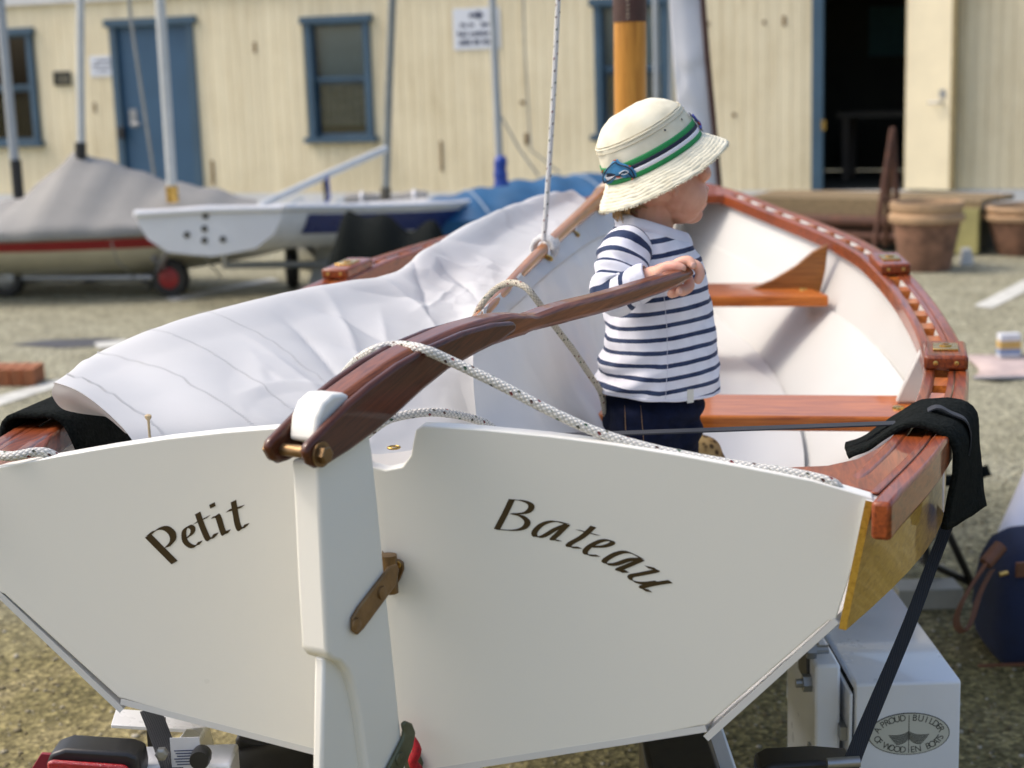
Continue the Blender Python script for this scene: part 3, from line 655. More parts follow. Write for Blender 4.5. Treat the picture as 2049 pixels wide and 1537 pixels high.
# --- black heap and grey post beside the port gunwale
bh = thing('black_tarpaulin', 'black tarpaulin heaped over a low trailer behind the gunwale', 'tarpaulin', atz(750, 560, 0) * V3(1, 1, 0))
G = []
for q in np.linspace(0, 1, 30):
    row = []
    for k in np.linspace(0, 1, 16):
        x = 665 + 240 * q; a_ = k * math.pi; base = at(x, 500, 10.2); hh = (.17 + .10 * math.exp(-((q - .25) / .2) ** 2) + .04 * math.sin(q * 17)) * min(1, q * 8 + .05) * min(1, (1 - q) * 8 + .05)
        row.append(V3(base[0], base[1] - .45 * math.cos(a_), 0.18 + (base[2] - .20 + hh * 1.0) * math.sin(a_) ** .6))
    G.append(row)
mesh('sheet', *gridvf(np.array(G)), BLACKFELT, bh, smooth=70)
MB().box(V3(G[15][0][0], 10.2, .1), V3(.4, 0, 0), V3(0, .3, 0), V3(0, 0, .08)).build('skid', DKMETAL, bh)
gp = thing('concrete_post', 'pale grey concrete post standing beside the black tarpaulin', 'post', atz(645, 590, 0) * V3(1, 1, 0))
b0 = atz(640, 585, 0); t0_ = at(655, 478, b0[1])
v, f = prismvf([at(612, 585, b0[1]), at(668, 585, b0[1]), at(676, 478, b0[1]), at(640, 476, b0[1])], V3(0, .14, 0)); mesh('shaft', v, f, plain('weathered_concrete', (.33, .33, .31), .9, var=.2), gp, bevel=.01)
MB().box(V3(b0[0], b0[1] + .07, .012), V3(.15, 0, 0), V3(0, .12, 0), Z_ * .012).build('foot', plain('concrete_foot', (.3, .3, .28), .9), gp)

# --- landing stage before the doorway
RUSTY = plain('rusty_steel', (0.085, 0.035, 0.02), 0.8, var=0.4, scale=12, bump=0.5)
OLDWOOD = plain('weathered_timber', (0.22, 0.16, 0.085), 0.85, var=0.3, scale=4, bump=0.4, stretch=(2, 12, 12))
YWOOD = plain('yellowed_panel', (0.34, 0.31, 0.12), 0.75, var=0.2, scale=4)
lp = thing('landing_stage', 'low timber landing stage on rusty bearers before the open doorway', 'platform', atz(1700, 500, 0) * V3(1, 1, 0))
zl = 0.40; pf0, pf1 = at(1485, 392, 13.55), at(1962, 400, 12.35)
Tl = unit((pf1 - pf0) * V3(1, 1, 0)); Nl = V3(Tl[1], -Tl[0], 0); Ll = np.linalg.norm((pf1 - pf0)[:2]); p0 = pf0 * V3(1, 1, 0)
nb_ = 5
for k in range(nb_):
    MB().box(p0 + Tl * Ll / 2 - Nl * (.075 + .15 * k) + Z_ * (zl + .004 * math.sin(k * 7)), Tl * (Ll / 2 + .02 * math.sin(k * 5)), Nl * .068, Z_ * .02).build('plank', OLDWOOD, lp)
MB().box(p0 + Tl * Ll / 2 + Z_ * (zl - .075) - Nl * .035, Tl * Ll / 2, Nl * .03, Z_ * .055).build('front_beam', OLDWOOD, lp)
for z_, r_ in ((.24, .05), (.12, .045)):
    tubeobj('bearer_pipe', [p0 + Nl * .04 + Z_ * z_ - Tl * .2, p0 + Tl * (Ll * .72) + Nl * .04 + Z_ * z_], r_, RUSTY, lp)
for q in (.05, .35, .64): MB().box(p0 + Tl * Ll * q - Nl * .2 + Z_ * .15, Tl * .04, Nl * .08, Z_ * .15).build('leg', RUSTY, lp)
MB().box(p0 + Tl * Ll * .84 + Nl * .02 + Z_ * .19, Tl * (Ll * .16), Nl * .03, Z_ * .175).build('end_panel', YWOOD, lp)
MB().box(p0 + Tl * Ll * .5 - Nl * .42 + Z_ * .16, Tl * Ll * .48, Nl * .33, Z_ * .15).build('underdeck_shade', GLOOM, lp)  # dark block added to stand in for the shade beneath the deck
rf = thing('rusty_trestle', 'rusty steel A-frame trestle leaning before the doorway', 'trestle', atz(1780, 520, 0) * V3(1, 1, 0))
ap = at(1786, 258, 12.0)
tubeobj('leg', [ap, at(1748, 505, 11.9)], .022, RUSTY, rf); tubeobj('leg', [ap, at(1800, 500, 12.0)], .022, RUSTY, rf)
tubeobj('leg', [ap, at(1772, 490, 12.7)], .022, RUSTY, rf); tubeobj('cross_bar', [at(1764, 400, 11.95), at(1795, 400, 12.0)], .014, RUSTY, rf)
# --- planters
TERRA = plain('mossy_terracotta', (0.20, 0.105, 0.065), 0.9, var=0.6, scale=9, bump=0.5, bscale=40)
RIM = plain('pale_terracotta', (0.40, 0.26, 0.145), 0.8, var=0.25, scale=9, bump=0.4)
def pot(x, yb, rt, h, label):
    b0 = atz(x, yb, 0); b0 = V3(b0[0], b0[1], 0); r = thing('planter', label, 'planter', b0, None)
    mesh('bowl', *lathevf([(rt * .62, 0), (rt * .66, .02), (rt * .86, h * .62), (rt * .9, h * .74), (rt * .8, h * .74), (rt * .6, .1)], 40, b0), TERRA, r, smooth=40)
    pr = [(rt * .86, h * .70), (rt * .98, h * .72), (rt * 1.0, h * .80), (rt * .9, h * .84), (rt * .93, h * .87), (rt * .97, h * .93), (rt * .95, h), (rt * .84, h), (rt * .8, h * .72)]
    mesh('rim', *lathevf(pr, 40, b0), RIM, r, smooth=40)
    mesh('soil', *lathevf([(rt * .82, h * .88), (.01, h * .93)], 30, b0), plain('potting_soil', (.05, .04, .025), .95, var=.4, bump=.6), r)
pot(1852, 540, .275, .50, 'round terracotta planter beside the landing stage, nearer the boat')
pot(2050, 508, .32, .38, 'wide terracotta planter cut off by the right edge of the picture')
cbk = thing('concrete_block', 'small pale concrete block on the ground beside the planter', 'block', atz(1938, 530, 0))
v, f = prismvf([atz(1922, 532, 0), atz(1950, 530, 0), atz(1946, 500, .1) * V3(1, 1, 0) * 0 + at(1944, 498, atz(1940, 530, 0)[1] + .02), at(1926, 500, atz(1940, 530, 0)[1] + .02)], V3(.02, .12, 0)); mesh('block_body', v, f, plain('pale_concrete', (.45, .45, .42), .9), cbk, bevel=.006)
# --- bricks at the left
BRK = plain('orange_brick', (0.33, 0.12, 0.05), 0.9, var=0.3, scale=14, bump=0.5)
for k in range(4):
    c_ = atz(-12 + 24 * k, 772, 0); c_ = V3(c_[0], c_[1] + .08, .045)
    lab = ['leftmost brick of the short row on the asphalt, at the picture edge', 'second brick from the left of the short row on the asphalt', 'third brick from the left of the short row on the asphalt', 'rightmost brick of the short row on the asphalt'][k]
    o = MB().box(c_, V3(.028, .002 * k, 0), V3(0, .10, 0), Z_ * .045).build('brick', BRK, bevel=.004); tag(o, lab, 'brick', 'bricks in a row at the left')
# --- picnic blanket with a book
bl = thing('picnic_blanket', 'pink and pale picnic blanket spread on the asphalt', 'blanket', atz(2030, 745, 0))
G = [[atz(1948 + 50 * j + 12 * math.sin(i), 756 - 9 * i, .012 + .012 * math.sin(i * 2.1 + j * 1.7)) for j in range(6)] for i in range(6)]
mesh('cloth', *gridvf(np.array(G)), plain('pink_cloth', (.42, .34, .32), .9, var=.3, scale=6), bl, smooth=60, solid=.008)
mesh('hem', *tubevf(G[0], .008, 6)[:2], plain('grey_hem', (.3, .3, .32), .9), bl, smooth=60)
bk = thing('paper_packet', 'small yellow and blue packet lying on the picnic blanket', 'packet', atz(2018, 712, .02))
b0 = atz(2018, 708, .03); MB().box(b0 + Z_ * .045, V3(.052, 0, 0), V3(0, .03, 0), Z_ * .06).build('box_body', plain('white_card', (.6, .62, .65), .6), bk, bevel=.003)
MB().box(b0 + Z_ * .05, V3(.053, 0, 0), V3(0, .0315, 0), Z_ * .02).build('yellow_band', plain('yellow_card', (.5, .33, .1), .6), bk)
MB().box(b0 + Z_ * .015, V3(.0535, 0, 0), V3(0, .032, 0), Z_ * .012).build('blue_band', plain('blue_card', (.18, .25, .4), .6), bk)
# ================================================================== the dinghy
RAKE = math.tan(math.radians(4.4))
boat = thing('sailing_dinghy', 'white clinker sailing dinghy with varnished gunwales and lettered transom', 'boat', bp(1.9, 0, -0.62))
def tp(v, w, d=0.0): return bp(-w * RAKE, v, w) - A_ * d                   # point on the aft face of the transom, d proud
TN = unit(A_ + Z_ * RAKE)
def on_t(x, y, d=0.0): return hit(x, y, BO - A_ * d, TN)
# sheer and chine curves: parameter t along the hull
SU = [0, .34, .75, 1.04, 1.6, 2.1, 2.7, 3.35, 3.9, 4.15]
SV = [.592, .672, .738, .765, .765, .725, .615, .395, .165, .012]
def sheer_w(u): return -.086 - .033 * math.sin(min(max(u / 2.4, 0), 1) * math.pi) + (0.10 * ((u - 1.5) / 2.6) ** 2 if u > 1.5 else 0)
def cint(x, X, Y):                                                        # smooth interpolation
    X = np.asarray(X, float); Y = np.asarray(Y, float); m = np.gradient(Y, X); i = min(max(np.searchsorted(X, x, 'right') - 1, 0), len(X) - 2)
    h = X[i + 1] - X[i]; s = (x - X[i]) / h
    return (2 * s ** 3 - 3 * s ** 2 + 1) * Y[i] + (s ** 3 - 2 * s ** 2 + s) * h * m[i] + (-2 * s ** 3 + 3 * s ** 2) * Y[i + 1] + (s ** 3 - s ** 2) * h * m[i + 1]
def edge(k, t):                        # k 0 sheer, 1 strake, 2 chine, 3 keel ; returns u, v, w for the starboard side
    if k == 0: u = 4.15 * t; return u, cint(u, SU, SV), sheer_w(u)
    if k == 1: u = .018 + 4.08 * t; return u, cint(t, [0, .03, .065, .11, .25, .4, .55, .7, .85, 1], [.556, .598, .642, .688, .735, .722, .64, .475, .255, .012]), cint(t, [0, .25, .5, .75, 1], [-.241, -.272, -.262, -.22, -.165])
    if k == 2: u = .030 + 3.95 * t; return u, cint(t, [0, .1, .25, .4, .55, .7, .85, 1], [.397, .44, .485, .495, .46, .36, .19, .012]), cint(t, [0, .25, .5, .75, 1], [-.394, -.435, -.435, -.40, -.34])
    u = .037 + 3.72 * t; return u, 0.006, cint(t, [0, .25, .5, .75, 1], [-.482, -.535, -.545, -.53, -.50])
NSTN = 46; TS = np.linspace(0, 1, NSTN); THK = .009
def plank(k, side, mats, out_lap=.012):
    """strake between edges k (top) and k+1 (bottom), its lower edge lapped outside the next strake"""
    rows_o = []; rows_i = []
    for t in TS:
        a = np.array(edge(k, t)); b = np.array(edge(k + 1, t)); d = b - a; L = np.linalg.norm(d[1:]); d = d / max(L, 1e-6)
        nrm = V3(0, -d[2], d[1]); nrm = nrm / max(np.linalg.norm(nrm), 1e-6)                   # outwards, down
        if nrm[1] < 0: nrm = -nrm
        a2 = a; b2 = b + d * (out_lap if k < 2 else 0) * (1 - t ** 6)
        lapo = nrm * (THK if k < 2 else 0) * (1 - t ** 6)
        o_, i_ = [], []
        for f_ in np.linspace(0, 1, 4):
            p = a2 * (1 - f_) + b2 * f_ + lapo * f_; i_.append(p); o_.append(p + nrm * THK)
        rows_o.append(o_); rows_i.append(i_)
    O_ = np.array(rows_o); I_ = np.array(rows_i); O_[..., 1] *= side; I_[..., 1] *= side
    W = lambda M: np.array([[bp(*p) for p in r] for r in M])
    O_, I_ = W(O_), W(I_); n, m = O_.shape[:2]
    Vv = np.vstack([O_.reshape(-1, 3), I_.reshape(-1, 3)]); Fo = gridvf(O_)[1]; Fi = gridvf(I_)[1]; off = n * m
    F = [f for f in Fo] + [[q + off for q in f[::-1]] for f in Fi]; fm = [0] * len(Fo) + [1] * len(Fi)
    for j in (0, m - 1):
        for i in range(n - 1):
            a, b = i * m + j, (i + 1) * m + j; F.append([a, b, b + off, a + off] if j else [b, a, a + off, b + off]); fm.append(1 if j == 0 else 0)
    for i in (0, n - 1):
        for j in range(m - 1):
            a, b = i * m + j, i * m + j + 1; F.append([a, b, b + off, a + off]); fm.append(0)
    if side > 0: F = [f[::-1] for f in F]
    return mesh('plank', Vv, F, None, boat, smooth=35, mats=mats, fm=fm)
for side in (1, -1):
    p_ = plank(0, side, [GOLDPLY, WHULL]); p_['label'] = 'varnished golden sheer plank, white inside'
    plank(1, side, [WHULL, WHULL]); plank(2, side, [WHULL, WHULL])
# keel batten
mesh('keel', *tubevf([bp(*(np.array(edge(3, t)) * V3(1, 0, 1) - V3(0, 0, .012))) for t in np.linspace(.01, 1, 30)] + [bp(4.02, 0, -.34), bp(4.14, 0, -.14), bp(4.19, 0, .03)], .019, 8)[:2], WHULL, boat, smooth=60)
# transom: crowned top with the tiller notch, notches where the planks lap
top = [(.60, -.0845), (.53, -.064), (.45, -.0485), (.37, -.034), (.29, -.0215), (.21, -.012), (.13, -.005), (.08, -.002), (.052, -.001), (.043, -.006), (.039, -.02), (.034, -.04), (.022, -.055), (0, -.06)]
low = [(.602, -.088), (.559, -.243), (.549, -.246), (.400, -.3935), (.389, -.3955), (.20, -.446), (0, -.49)]
half = top[::-1] + low                                                    # centre notch, out along the top, down to the keel
outl = half + [(-v, w_) for v, w_ in half[::-1][1:-1]]
transom = mesh('transom', *prismvf([tp(v, w_) for v, w_ in outl], A_ * .026), WPAINT, boat, bevel=.0035, seg=3)
transom['label'] = 'white painted transom with brown lettering'
# ---- brown lettering, drawn with a slanted broad nib
INKB = plain('brown_lettering', (0.042, 0.024, 0.006), 0.45, var=0.15, scale=60)
def nibletter(name, strokes, cv, nib, lift):
    V = []; F = []; k = 0
    for st in strokes:
        P = spline(np.array(st, float), max(8, 7 * len(st))) if len(st) > 2 else spline(np.array(st, float), 6)
        d = lift + .00012 * k; k += 1
        base = len(V); nv = np.array(nib, float)
        for i, p in enumerate(P):
            tg = P[min(i + 1, len(P) - 1)] - P[max(i - 1, 0)]; tg = tg / (np.linalg.norm(tg) + 1e-9); pr = np.array([-tg[1], tg[0]])
            if pr @ nv < 0: pr = -pr
            h = nv / 2 + pr * 2.8                                     # nib sweep with a little body for the hairlines
            for q in (p - h, p + h): V.append(on_t(*cv(q), d))
        for i in range(len(P) - 1): a = base + 2 * i; F.append([a, a + 1, a + 3, a + 2])
    o = mesh(name, V, F, INKB, transom); o.data.flip_normals() if sum(np.dot(np.array(p.normal), -A_) * p.area for p in o.data.polygons) < 0 else None
    return o
cvP = lambda q: (q[0] / 2.863, 1000 + q[1] / 2.863)
NP = (32, -17)
nibletter('letter_p', [[(848, 207), (905, 265), (1000, 360)], [(850, 206), (895, 172), (945, 162), (984, 190), (990, 232), (957, 273)]], cvP, NP, .0006)
nibletter('letter_e', [[(1058, 226), (1098, 196), (1104, 164), (1080, 153), (1054, 182), (1060, 236), (1093, 266), (1125, 264), (1148, 238)]], cvP, (23, -13), .0006)
nibletter('letter_t', [[(1132, 76), (1146, 118), (1174, 190), (1196, 228), (1222, 214), (1238, 192)], [(1115, 135), (1196, 96)]], cvP, (26, -14), .0006)
nibletter('letter_i', [[(1222, 106), (1246, 92), (1272, 168), (1287, 198), (1308, 174)], [(1214, 22), (1220, 44)]], cvP, (26, -14), .0006)
nibletter('letter_t', [[(1337, 8), (1346, 62), (1360, 138), (1376, 170), (1400, 156), (1415, 138)], [(1304, 64), (1392, 38)]], cvP, (26, -14), .0006)
cvB = lambda q: (900 + q[0] / 3.415, 950 + q[1] / 3.415)
def rn(a, l=38): a = math.radians(a); return (l * math.cos(a), l * math.sin(a))
nibletter('letter_b', [[(424, 168), (380, 262), (322, 372)], [(422, 170), (500, 178), (552, 202), (552, 236), (512, 262), (425, 268)], [(428, 268), (492, 284), (530, 322), (508, 362), (440, 380), (322, 374)]], cvB, rn(4), .0006)
nibletter('letter_a', [[(806, 338), (710, 318), (630, 340), (580, 390), (588, 424), (640, 420), (722, 372), (800, 340)], [(804, 340), (742, 402), (702, 444), (754, 450)]], cvB, rn(8, 36), .0006)
nibletter('letter_t', [[(982, 354), (910, 420), (822, 472), (816, 494), (892, 499)], [(870, 376), (1016, 415)]], cvB, rn(14, 36), .0006)
nibletter('letter_e', [[(962, 492), (1050, 490), (1110, 468), (1098, 450), (1040, 450), (965, 484), (926, 522), (940, 548), (1016, 554)]], cvB, rn(16, 34), .0006)
nibletter('letter_a', [[(1318, 576), (1220, 530), (1138, 540), (1062, 584), (1064, 608), (1130, 612), (1232, 580), (1312, 576)], [(1316, 578), (1230, 616), (1150, 650), (1160, 660), (1212, 660)]], cvB, rn(24, 34), .0006)
nibletter('letter_u', [[(1344, 630), (1418, 652), (1320, 676), (1236, 694), (1246, 724), (1320, 742), (1420, 734)], [(1508, 730), (1402, 746), (1314, 768), (1320, 784), (1370, 794)]], cvB, rn(28, 34), .0006)

# ---- gunwales: outwale, inwale and the spacer blocks between
def sheer_frame(u, side):
    e = 1e-3; p = np.array((u, cint(u, SU, SV), sheer_w(u))); q = np.array((u + e, cint(min(u + e, 4.15), SU, SV), sheer_w(u + e)))
    t = unit(q - p); nrm = unit(np.cross(V3(0, 0, 1), t))    # outboard for starboard
    p[1] *= side; t[1] *= side; nrm[1] *= side
    W = lambda d: A_ * d[0] + S_ * d[1] + Z_ * d[2]
    return bp(*p), W(t), W(nrm)
def rail(name, side, n0, n1, z0, z1, ua, ub, mat, lab=None):
    rows = []
    for u in np.linspace(ua, ub, 70):
        P, t, n = sheer_frame(u, side); rows.append([P + n * n0 + Z_ * z0, P + n * n1 + Z_ * z0, P + n * n1 + Z_ * z1, P + n * n0 + Z_ * z1, P + n * n0 + Z_ * z0])
    G = np.array(rows)[:, :4]; a = len(G); V = G.reshape(-1, 3); F = []
    for i in range(a - 1):
        for j in range(4): F.append([i * 4 + j, i * 4 + (j + 1) % 4, (i + 1) * 4 + (j + 1) % 4, (i + 1) * 4 + j])
    F += [[0, 3, 2, 1], [(a - 1) * 4 + k for k in range(4)]]
    if side < 0: F = [f[::-1] for f in F]
    o = mesh(name, V, F, mat, boat, bevel=.005, seg=2)
    if lab: o['label'] = lab
    return o
spacer_me = None
for side in (1, -1):
    rail('outwale', side, THK + .001, .034, -.043, .004, -.018, 4.12, MAHOG, 'varnished red brown outer gunwale')
    rail('outwale_cap', side, -.0012, THK + .0005, .0006, .0038, .03, 4.10, MAHOG)
    rail('inwale', side, -.044, -.024, -.036, .005, .037, 4.05, MAHOG)
    u = .44
    while u < 3.7:
        P, t, n = sheer_frame(u, side)
        if spacer_me is None:
            v, f = boxvf(V3(0, 0, 0), V3(.037, 0, 0), V3(0, .0117, 0), V3(0, 0, .0165)); me = bpy.data.meshes.new('spacer_block')
            me.from_pydata([list(map(float, q)) for q in v], [], f); me.materials.append(TEAK); spacer_me = me
        o = bpy.data.objects.new('spacer_block', spacer_me); COL.objects.link(o); o.parent = boat
        o.location = P - n * .0122 - Z_ * .0165 - rootloc(boat); o.rotation_euler = (0, 0, math.atan2(t[1], t[0])); u += .152
    # quarter knee at the transom corner
    P0, t0, n0 = sheer_frame(.0, side)
    kn = []
    for u in np.linspace(.034, .40, 10):
        P, t, n = sheer_frame(u, side); kn.append(P + n * (THK - .001) + Z_ * .003)
    inner = [(.40, .042), (.30, .050), (.22, .062), (.15, .085), (.09, .13), (.06, .18), (.042, .24), (.036, .25)]
    cz = sheer_w(0)
    for u, off in inner:
        P, t, n = sheer_frame(u, side); q = P - n * off; crown = max(0, off - .06) * .14
        kn.append(q + Z_ * (.003 + crown))
    mesh('quarter_knee', *prismvf(kn, -Z_ * .03), MAHOG, boat, bevel=.004)
    # oarlock pads
    for u in (1.065, 2.20):
        P, t, n = sheer_frame(u, side); c = P - n * .006 + Z_ * .018
        pad = mesh('oarlock_pad', *boxvf(c, t * .085, n * .038, Z_ * .0135), MAHOG, boat, bevel=.006)
        MB().box(c + Z_ * .0155, t * .034, n * .022, Z_ * .002).build('brass_plate', BRASS, pad, bevel=.001)
        pl = MB(); pl.add(*lathevf([(.011, .0175), (.011, .020), (.007, .0205), (.007, .0165)], 14, c)); pl.build('socket_ring', BRASS, pad, smooth=30)
        for k in (-1, 1):
            mesh('screw', *lathevf([(.0045, -.002), (.0045, .0015), (.002, .002)], 10, c - t * .0855 + n * .018 * k, n, Z_, -t), BRASS, pad)
# ---- stem head, breasthook
bh_ = []
for u in np.linspace(3.72, 4.13, 6): P, t, n = sheer_frame(u, 1); bh_.append(P + Z_ * .004 - n * .002)
for u in np.linspace(4.13, 3.72, 6): P, t, n = sheer_frame(u, -1); bh_.append(P + Z_ * .004 - n * .002)
mesh('breasthook', *prismvf(bh_, -Z_ * .03), MAHOG, boat, bevel=.003)
MB().box(bp(4.18, 0, -.03), A_ * .03, S_ * .022, Z_ * .07).build('stem_head', MAHOG, boat, bevel=.006)
# ---- thwarts
def hull_v(u, w_):                                       # inner half breadth at height w
    pts = []
    for k in range(4):
        lo, hi = 0, 1
        for _ in range(30):
            m = (lo + hi) / 2
            if edge(k, m)[0] < u: lo = m
            else: hi = m
        pts.append(edge(k, lo)[1:])
    for (v0, w0), (v1, w1) in zip(pts[:-1], pts[1:]):
        if w1 <= w_ <= w0: f_ = (w0 - w_) / (w0 - w1); return v0 + (v1 - v0) * f_
    return pts[0][0]
def thwart(u0, u1, wt_, th, cut=.004):
    O = [bp(u0, s * (hull_v(u0, wt_ - th) - cut), wt_) for s in (-1, 1)] + [bp(u1, s * (hull_v(u1, wt_ - th) - cut), wt_) for s in (1, -1)]
    return mesh('thwart', *prismvf(O, -Z_ * th), TEAK, boat, bevel=.006, seg=3)
th1 = thwart(1.15, 1.36, -.235, .03); th2 = thwart(2.56, 2.83, -.20, .032, .015)
for th_, uu, ww in ((th1, 1.25, -.235), (th2, 2.70, -.20)):
    for s in (1, -1):
        mesh('brass_stud', *lathevf([(.012, 0), (.011, .004), (.004, .006)], 14, bp(uu - .02, s * (hull_v(uu, ww) - .06), ww)), BRASS, th_, smooth=40)
def knee_at(img, u, th, mat, lab):
    for s in (1, -1):
        O = [on_u(x, y, u) for x, y in img]
        if s < 0: O = [bp(q[0], -q[1], q[2]) for q in (buvw(p) for p in O)]
        o = mesh('thwart_knee', *prismvf(O, A_ * th), mat, boat, bevel=.004, seg=2); o['label'] = lab
knee_at([(1457, 594), (1500, 578), (1545, 560), (1590, 533), (1625, 504), (1657, 489), (1652, 540), (1641, 587), (1560, 592)], 2.70, .028, OAKY, 'curved varnished knee standing on the forward thwart')
knee_at([(1792, 806), (1815, 755), (1836, 712), (1846, 694), (1858, 712), (1864, 760), (1862, 806)], 1.27, .022, WHULL, 'white painted knee at the aft thwart')
# cleats for thwarts and a floor
for (u0, u1, ww) in ((1.02, 1.5, -.268),):
    for s in (1, -1):
        mesh('thwart_riser', *tubevf([bp(u, s * (hull_v(u, ww - .02) - .008), ww - .02) for u in np.linspace(u0, u1, 8)], .016, 6)[:2], WHULL, boat, smooth=30)
FL = []
for u in np.linspace(.06, 3.3, 26): FL.append([bp(u, f_ * (hull_v(u, -.425) - .012), -.425) for f_ in np.linspace(-1, 1, 7)])
mesh('floor_sole', *gridvf(np.array(FL)), WHULL, boat, solid=.012)
# rope fairlead slot in the transom knee: brass eye on the notch floor
mesh('brass_eye', *tubevf([bp(.12, -.02 + .008 * math.cos(a_), -.058) + A_ * .008 * math.sin(a_) for a_ in np.linspace(0, 6.283, 16)], .0016, 6)[:2], BRASS, boat, smooth=60)
# ---- mast
mast = thing('mast', 'varnished golden wooden mast with a dark leather collar', 'mast', bp(2.74, 0, -.54))
mb0 = hit(1262, 340, bp(2.74, 0, 0), A_); mt = hit(1259, -200, bp(2.74, 0, 0), A_)
mu, mv, _ = buvw(mb0)
mesh('shaft', *tubevf([V3(mb0[0], mb0[1], bp(0, 0, -.53)[2]), mb0, mt, mt + (mt - mb0) * .5], .0465, 24)[:2], SPRUCE, mast, smooth=60)
l0 = hit(1260, 44, bp(2.74, 0, 0), A_); LEATHER = plain('dark_leather', (0.055, 0.022, 0.015), .55, var=.25, scale=30, bump=.3)
lc_ = mesh('leather_collar', *tubevf([l0, mt], .0485, 24)[:2], LEATHER, mast, smooth=60)
STITCH = plain('pale_thread', (.45, .4, .3), .8)
for k in range(9):
    z_ = .006 + k * .012; d_ = unit(mt - l0)
    MB().tube([l0 + d_ * z_ - A_ * .0487 - S_ * .004, l0 + d_ * (z_ + .006) - A_ * .0487 + S_ * .004], .0012, 5).build('stitch', STITCH, lc_)
# ================================================================== rudder and tiller
PHI = math.radians(22.0)
RD = A_ * math.cos(PHI) + S_ * math.sin(PHI); RN = -A_ * math.sin(PHI) + S_ * math.cos(PHI)
RH = bp(-.04, 0, 0)
def on_n(x, y, n): return hit(x, y, RH + RN * n, RN)
rud = thing('rudder', 'white painted rudder hung on the transom with a curved varnished tiller', 'rudder', RH - Z_ * .7)
# blade below, thin; the stock above and down its leading edge, thick
blade = [(648, 1316), (700, 1312), (780, 1316), (806, 1500), (812, 1600), (815, 1760), (800, 1900), (760, 1990), (705, 2000), (664, 1940), (650, 1760), (644, 1537)]
mesh('blade', *prismvf([on_n(x, y, .0075) for x, y in blade], -RN * .015), WPAINT, rud, bevel=.004)
stock = [(636, 926), (640, 1000), (648, 1180), (655, 1308), (664, 1320), (682, 1326), (699, 1346), (711, 1385), (722, 1440), (734, 1537), (745, 1640), (830, 1640), (814, 1540), (801, 1440), (790, 1330), (772, 1160), (757, 1000), (746, 900), (737, 850), (725, 815),
         (708, 795), (690, 786), (668, 788), (648, 806), (636, 836), (631, 886), (655, 890), (662, 905), (655, 920)]
mesh('stock', *prismvf([on_n(x, y, .0205) for x, y in stock], -RN * .041), WPAINT, rud, bevel=.006, seg=3)
# cheek plates either side of the head and the long curved tiller between them
ck = [(622, 930), (613, 908), (618, 890), (636, 872), (668, 838), (700, 806), (745, 768), (800, 728), (860, 694), (930, 664), (990, 647), (1030, 643), (1037, 652), (1032, 664), (1005, 684), (960, 706), (900, 740), (850, 780), (800, 826), (750, 868), (700, 904), (655, 932), (636, 938)]
cheeks = []
TILL = varnish('varnished_tiller', (0.085, 0.020, 0.005), (0.23, 0.066, 0.017), axis=unit(RD + Z_ * .1), scale=14, stretch=18)
TILL2 = varnish('varnished_shaded_cheek', (0.034, 0.007, 0.0025), (0.105, 0.026, 0.008), axis=unit(RD + Z_ * .35), scale=16, stretch=20)  # dark cheek wood, darkened further in colour for its shaded side
co = [on_n(x, y, .034) for x, y in ck]
cheeks.append(mesh('cheek', *prismvf(co, -RN * .0125), TILL2, rud, bevel=.005, seg=3))
cheeks.append(mesh('cheek', *prismvf([p - RN * .068 for p in co], RN * .0125), TILL2, rud, bevel=.005, seg=3))
# tiller bar, tapered: side outline with half width varying along
top_e = [(705, 798), (760, 757), (830, 710), (900, 676), (960, 652), (1030, 634), (1062, 628), (1075, 630), (1140, 607), (1220, 587), (1300, 563), (1360, 545), (1387, 535)]
bot_e = [(745, 850), (790, 822), (850, 772), (905, 735), (960, 705), (1035, 678), (1062, 670), (1074, 663), (1145, 645), (1225, 624), (1305, 597), (1362, 575), (1390, 556)]
hw = [.021, .021, .021, .021, .021, .021, .021, .019, .0185, .018, .0175, .017, .013]
n_ = 60; T_ = spline(np.array([(on_n(x, y, .034) - RN * .013 + Z_ * .002) if i < 6 else on_n(x, y, h) for i, ((x, y), h) in enumerate(zip(top_e, hw))]), n_); B_ = spline(np.array([on_n(x, y, h) for (x, y), h in zip(bot_e, hw)]), n_)
rows = []
for i in range(n_):
    t_, b_ = T_[i], B_[i]; h_t = (t_ - RH) @ RN; up = unit(t_ - b_); H_ = np.linalg.norm(t_ - b_); ch = min(.007, h_t * .5)
    c_ = (t_ + b_) / 2 - RN * h_t
    prof = [(h_t, -H_ / 2 + ch), (h_t, H_ / 2 - ch), (h_t - ch, H_ / 2), (-h_t + ch, H_ / 2), (-h_t, H_ / 2 - ch), (-h_t, -H_ / 2 + ch), (-h_t + ch, -H_ / 2), (h_t - ch, -H_ / 2)]
    rows.append([c_ + RN * a + up * b for a, b in prof])
G = np.array(rows); F = []
for i in range(n_ - 1):
    for j in range(8): F.append([i * 8 + j, i * 8 + (j + 1) % 8, (i + 1) * 8 + (j + 1) % 8, (i + 1) * 8 + j])
F += [[7 - k for k in range(8)], [(n_ - 1) * 8 + k for k in range(8)]]
tiller = mesh('tiller', G.reshape(-1, 3), [f[::-1] for f in F], TILL, rud, bevel=.002, seg=2, smooth=30)
tiller['label'] = 'long curved varnished tiller'
TIP = (T_[-1] + B_[-1]) / 2
# wear block under the sheet
pq = [on_n(x, y, .03) for x, y in ((768, 756), (828, 713))]
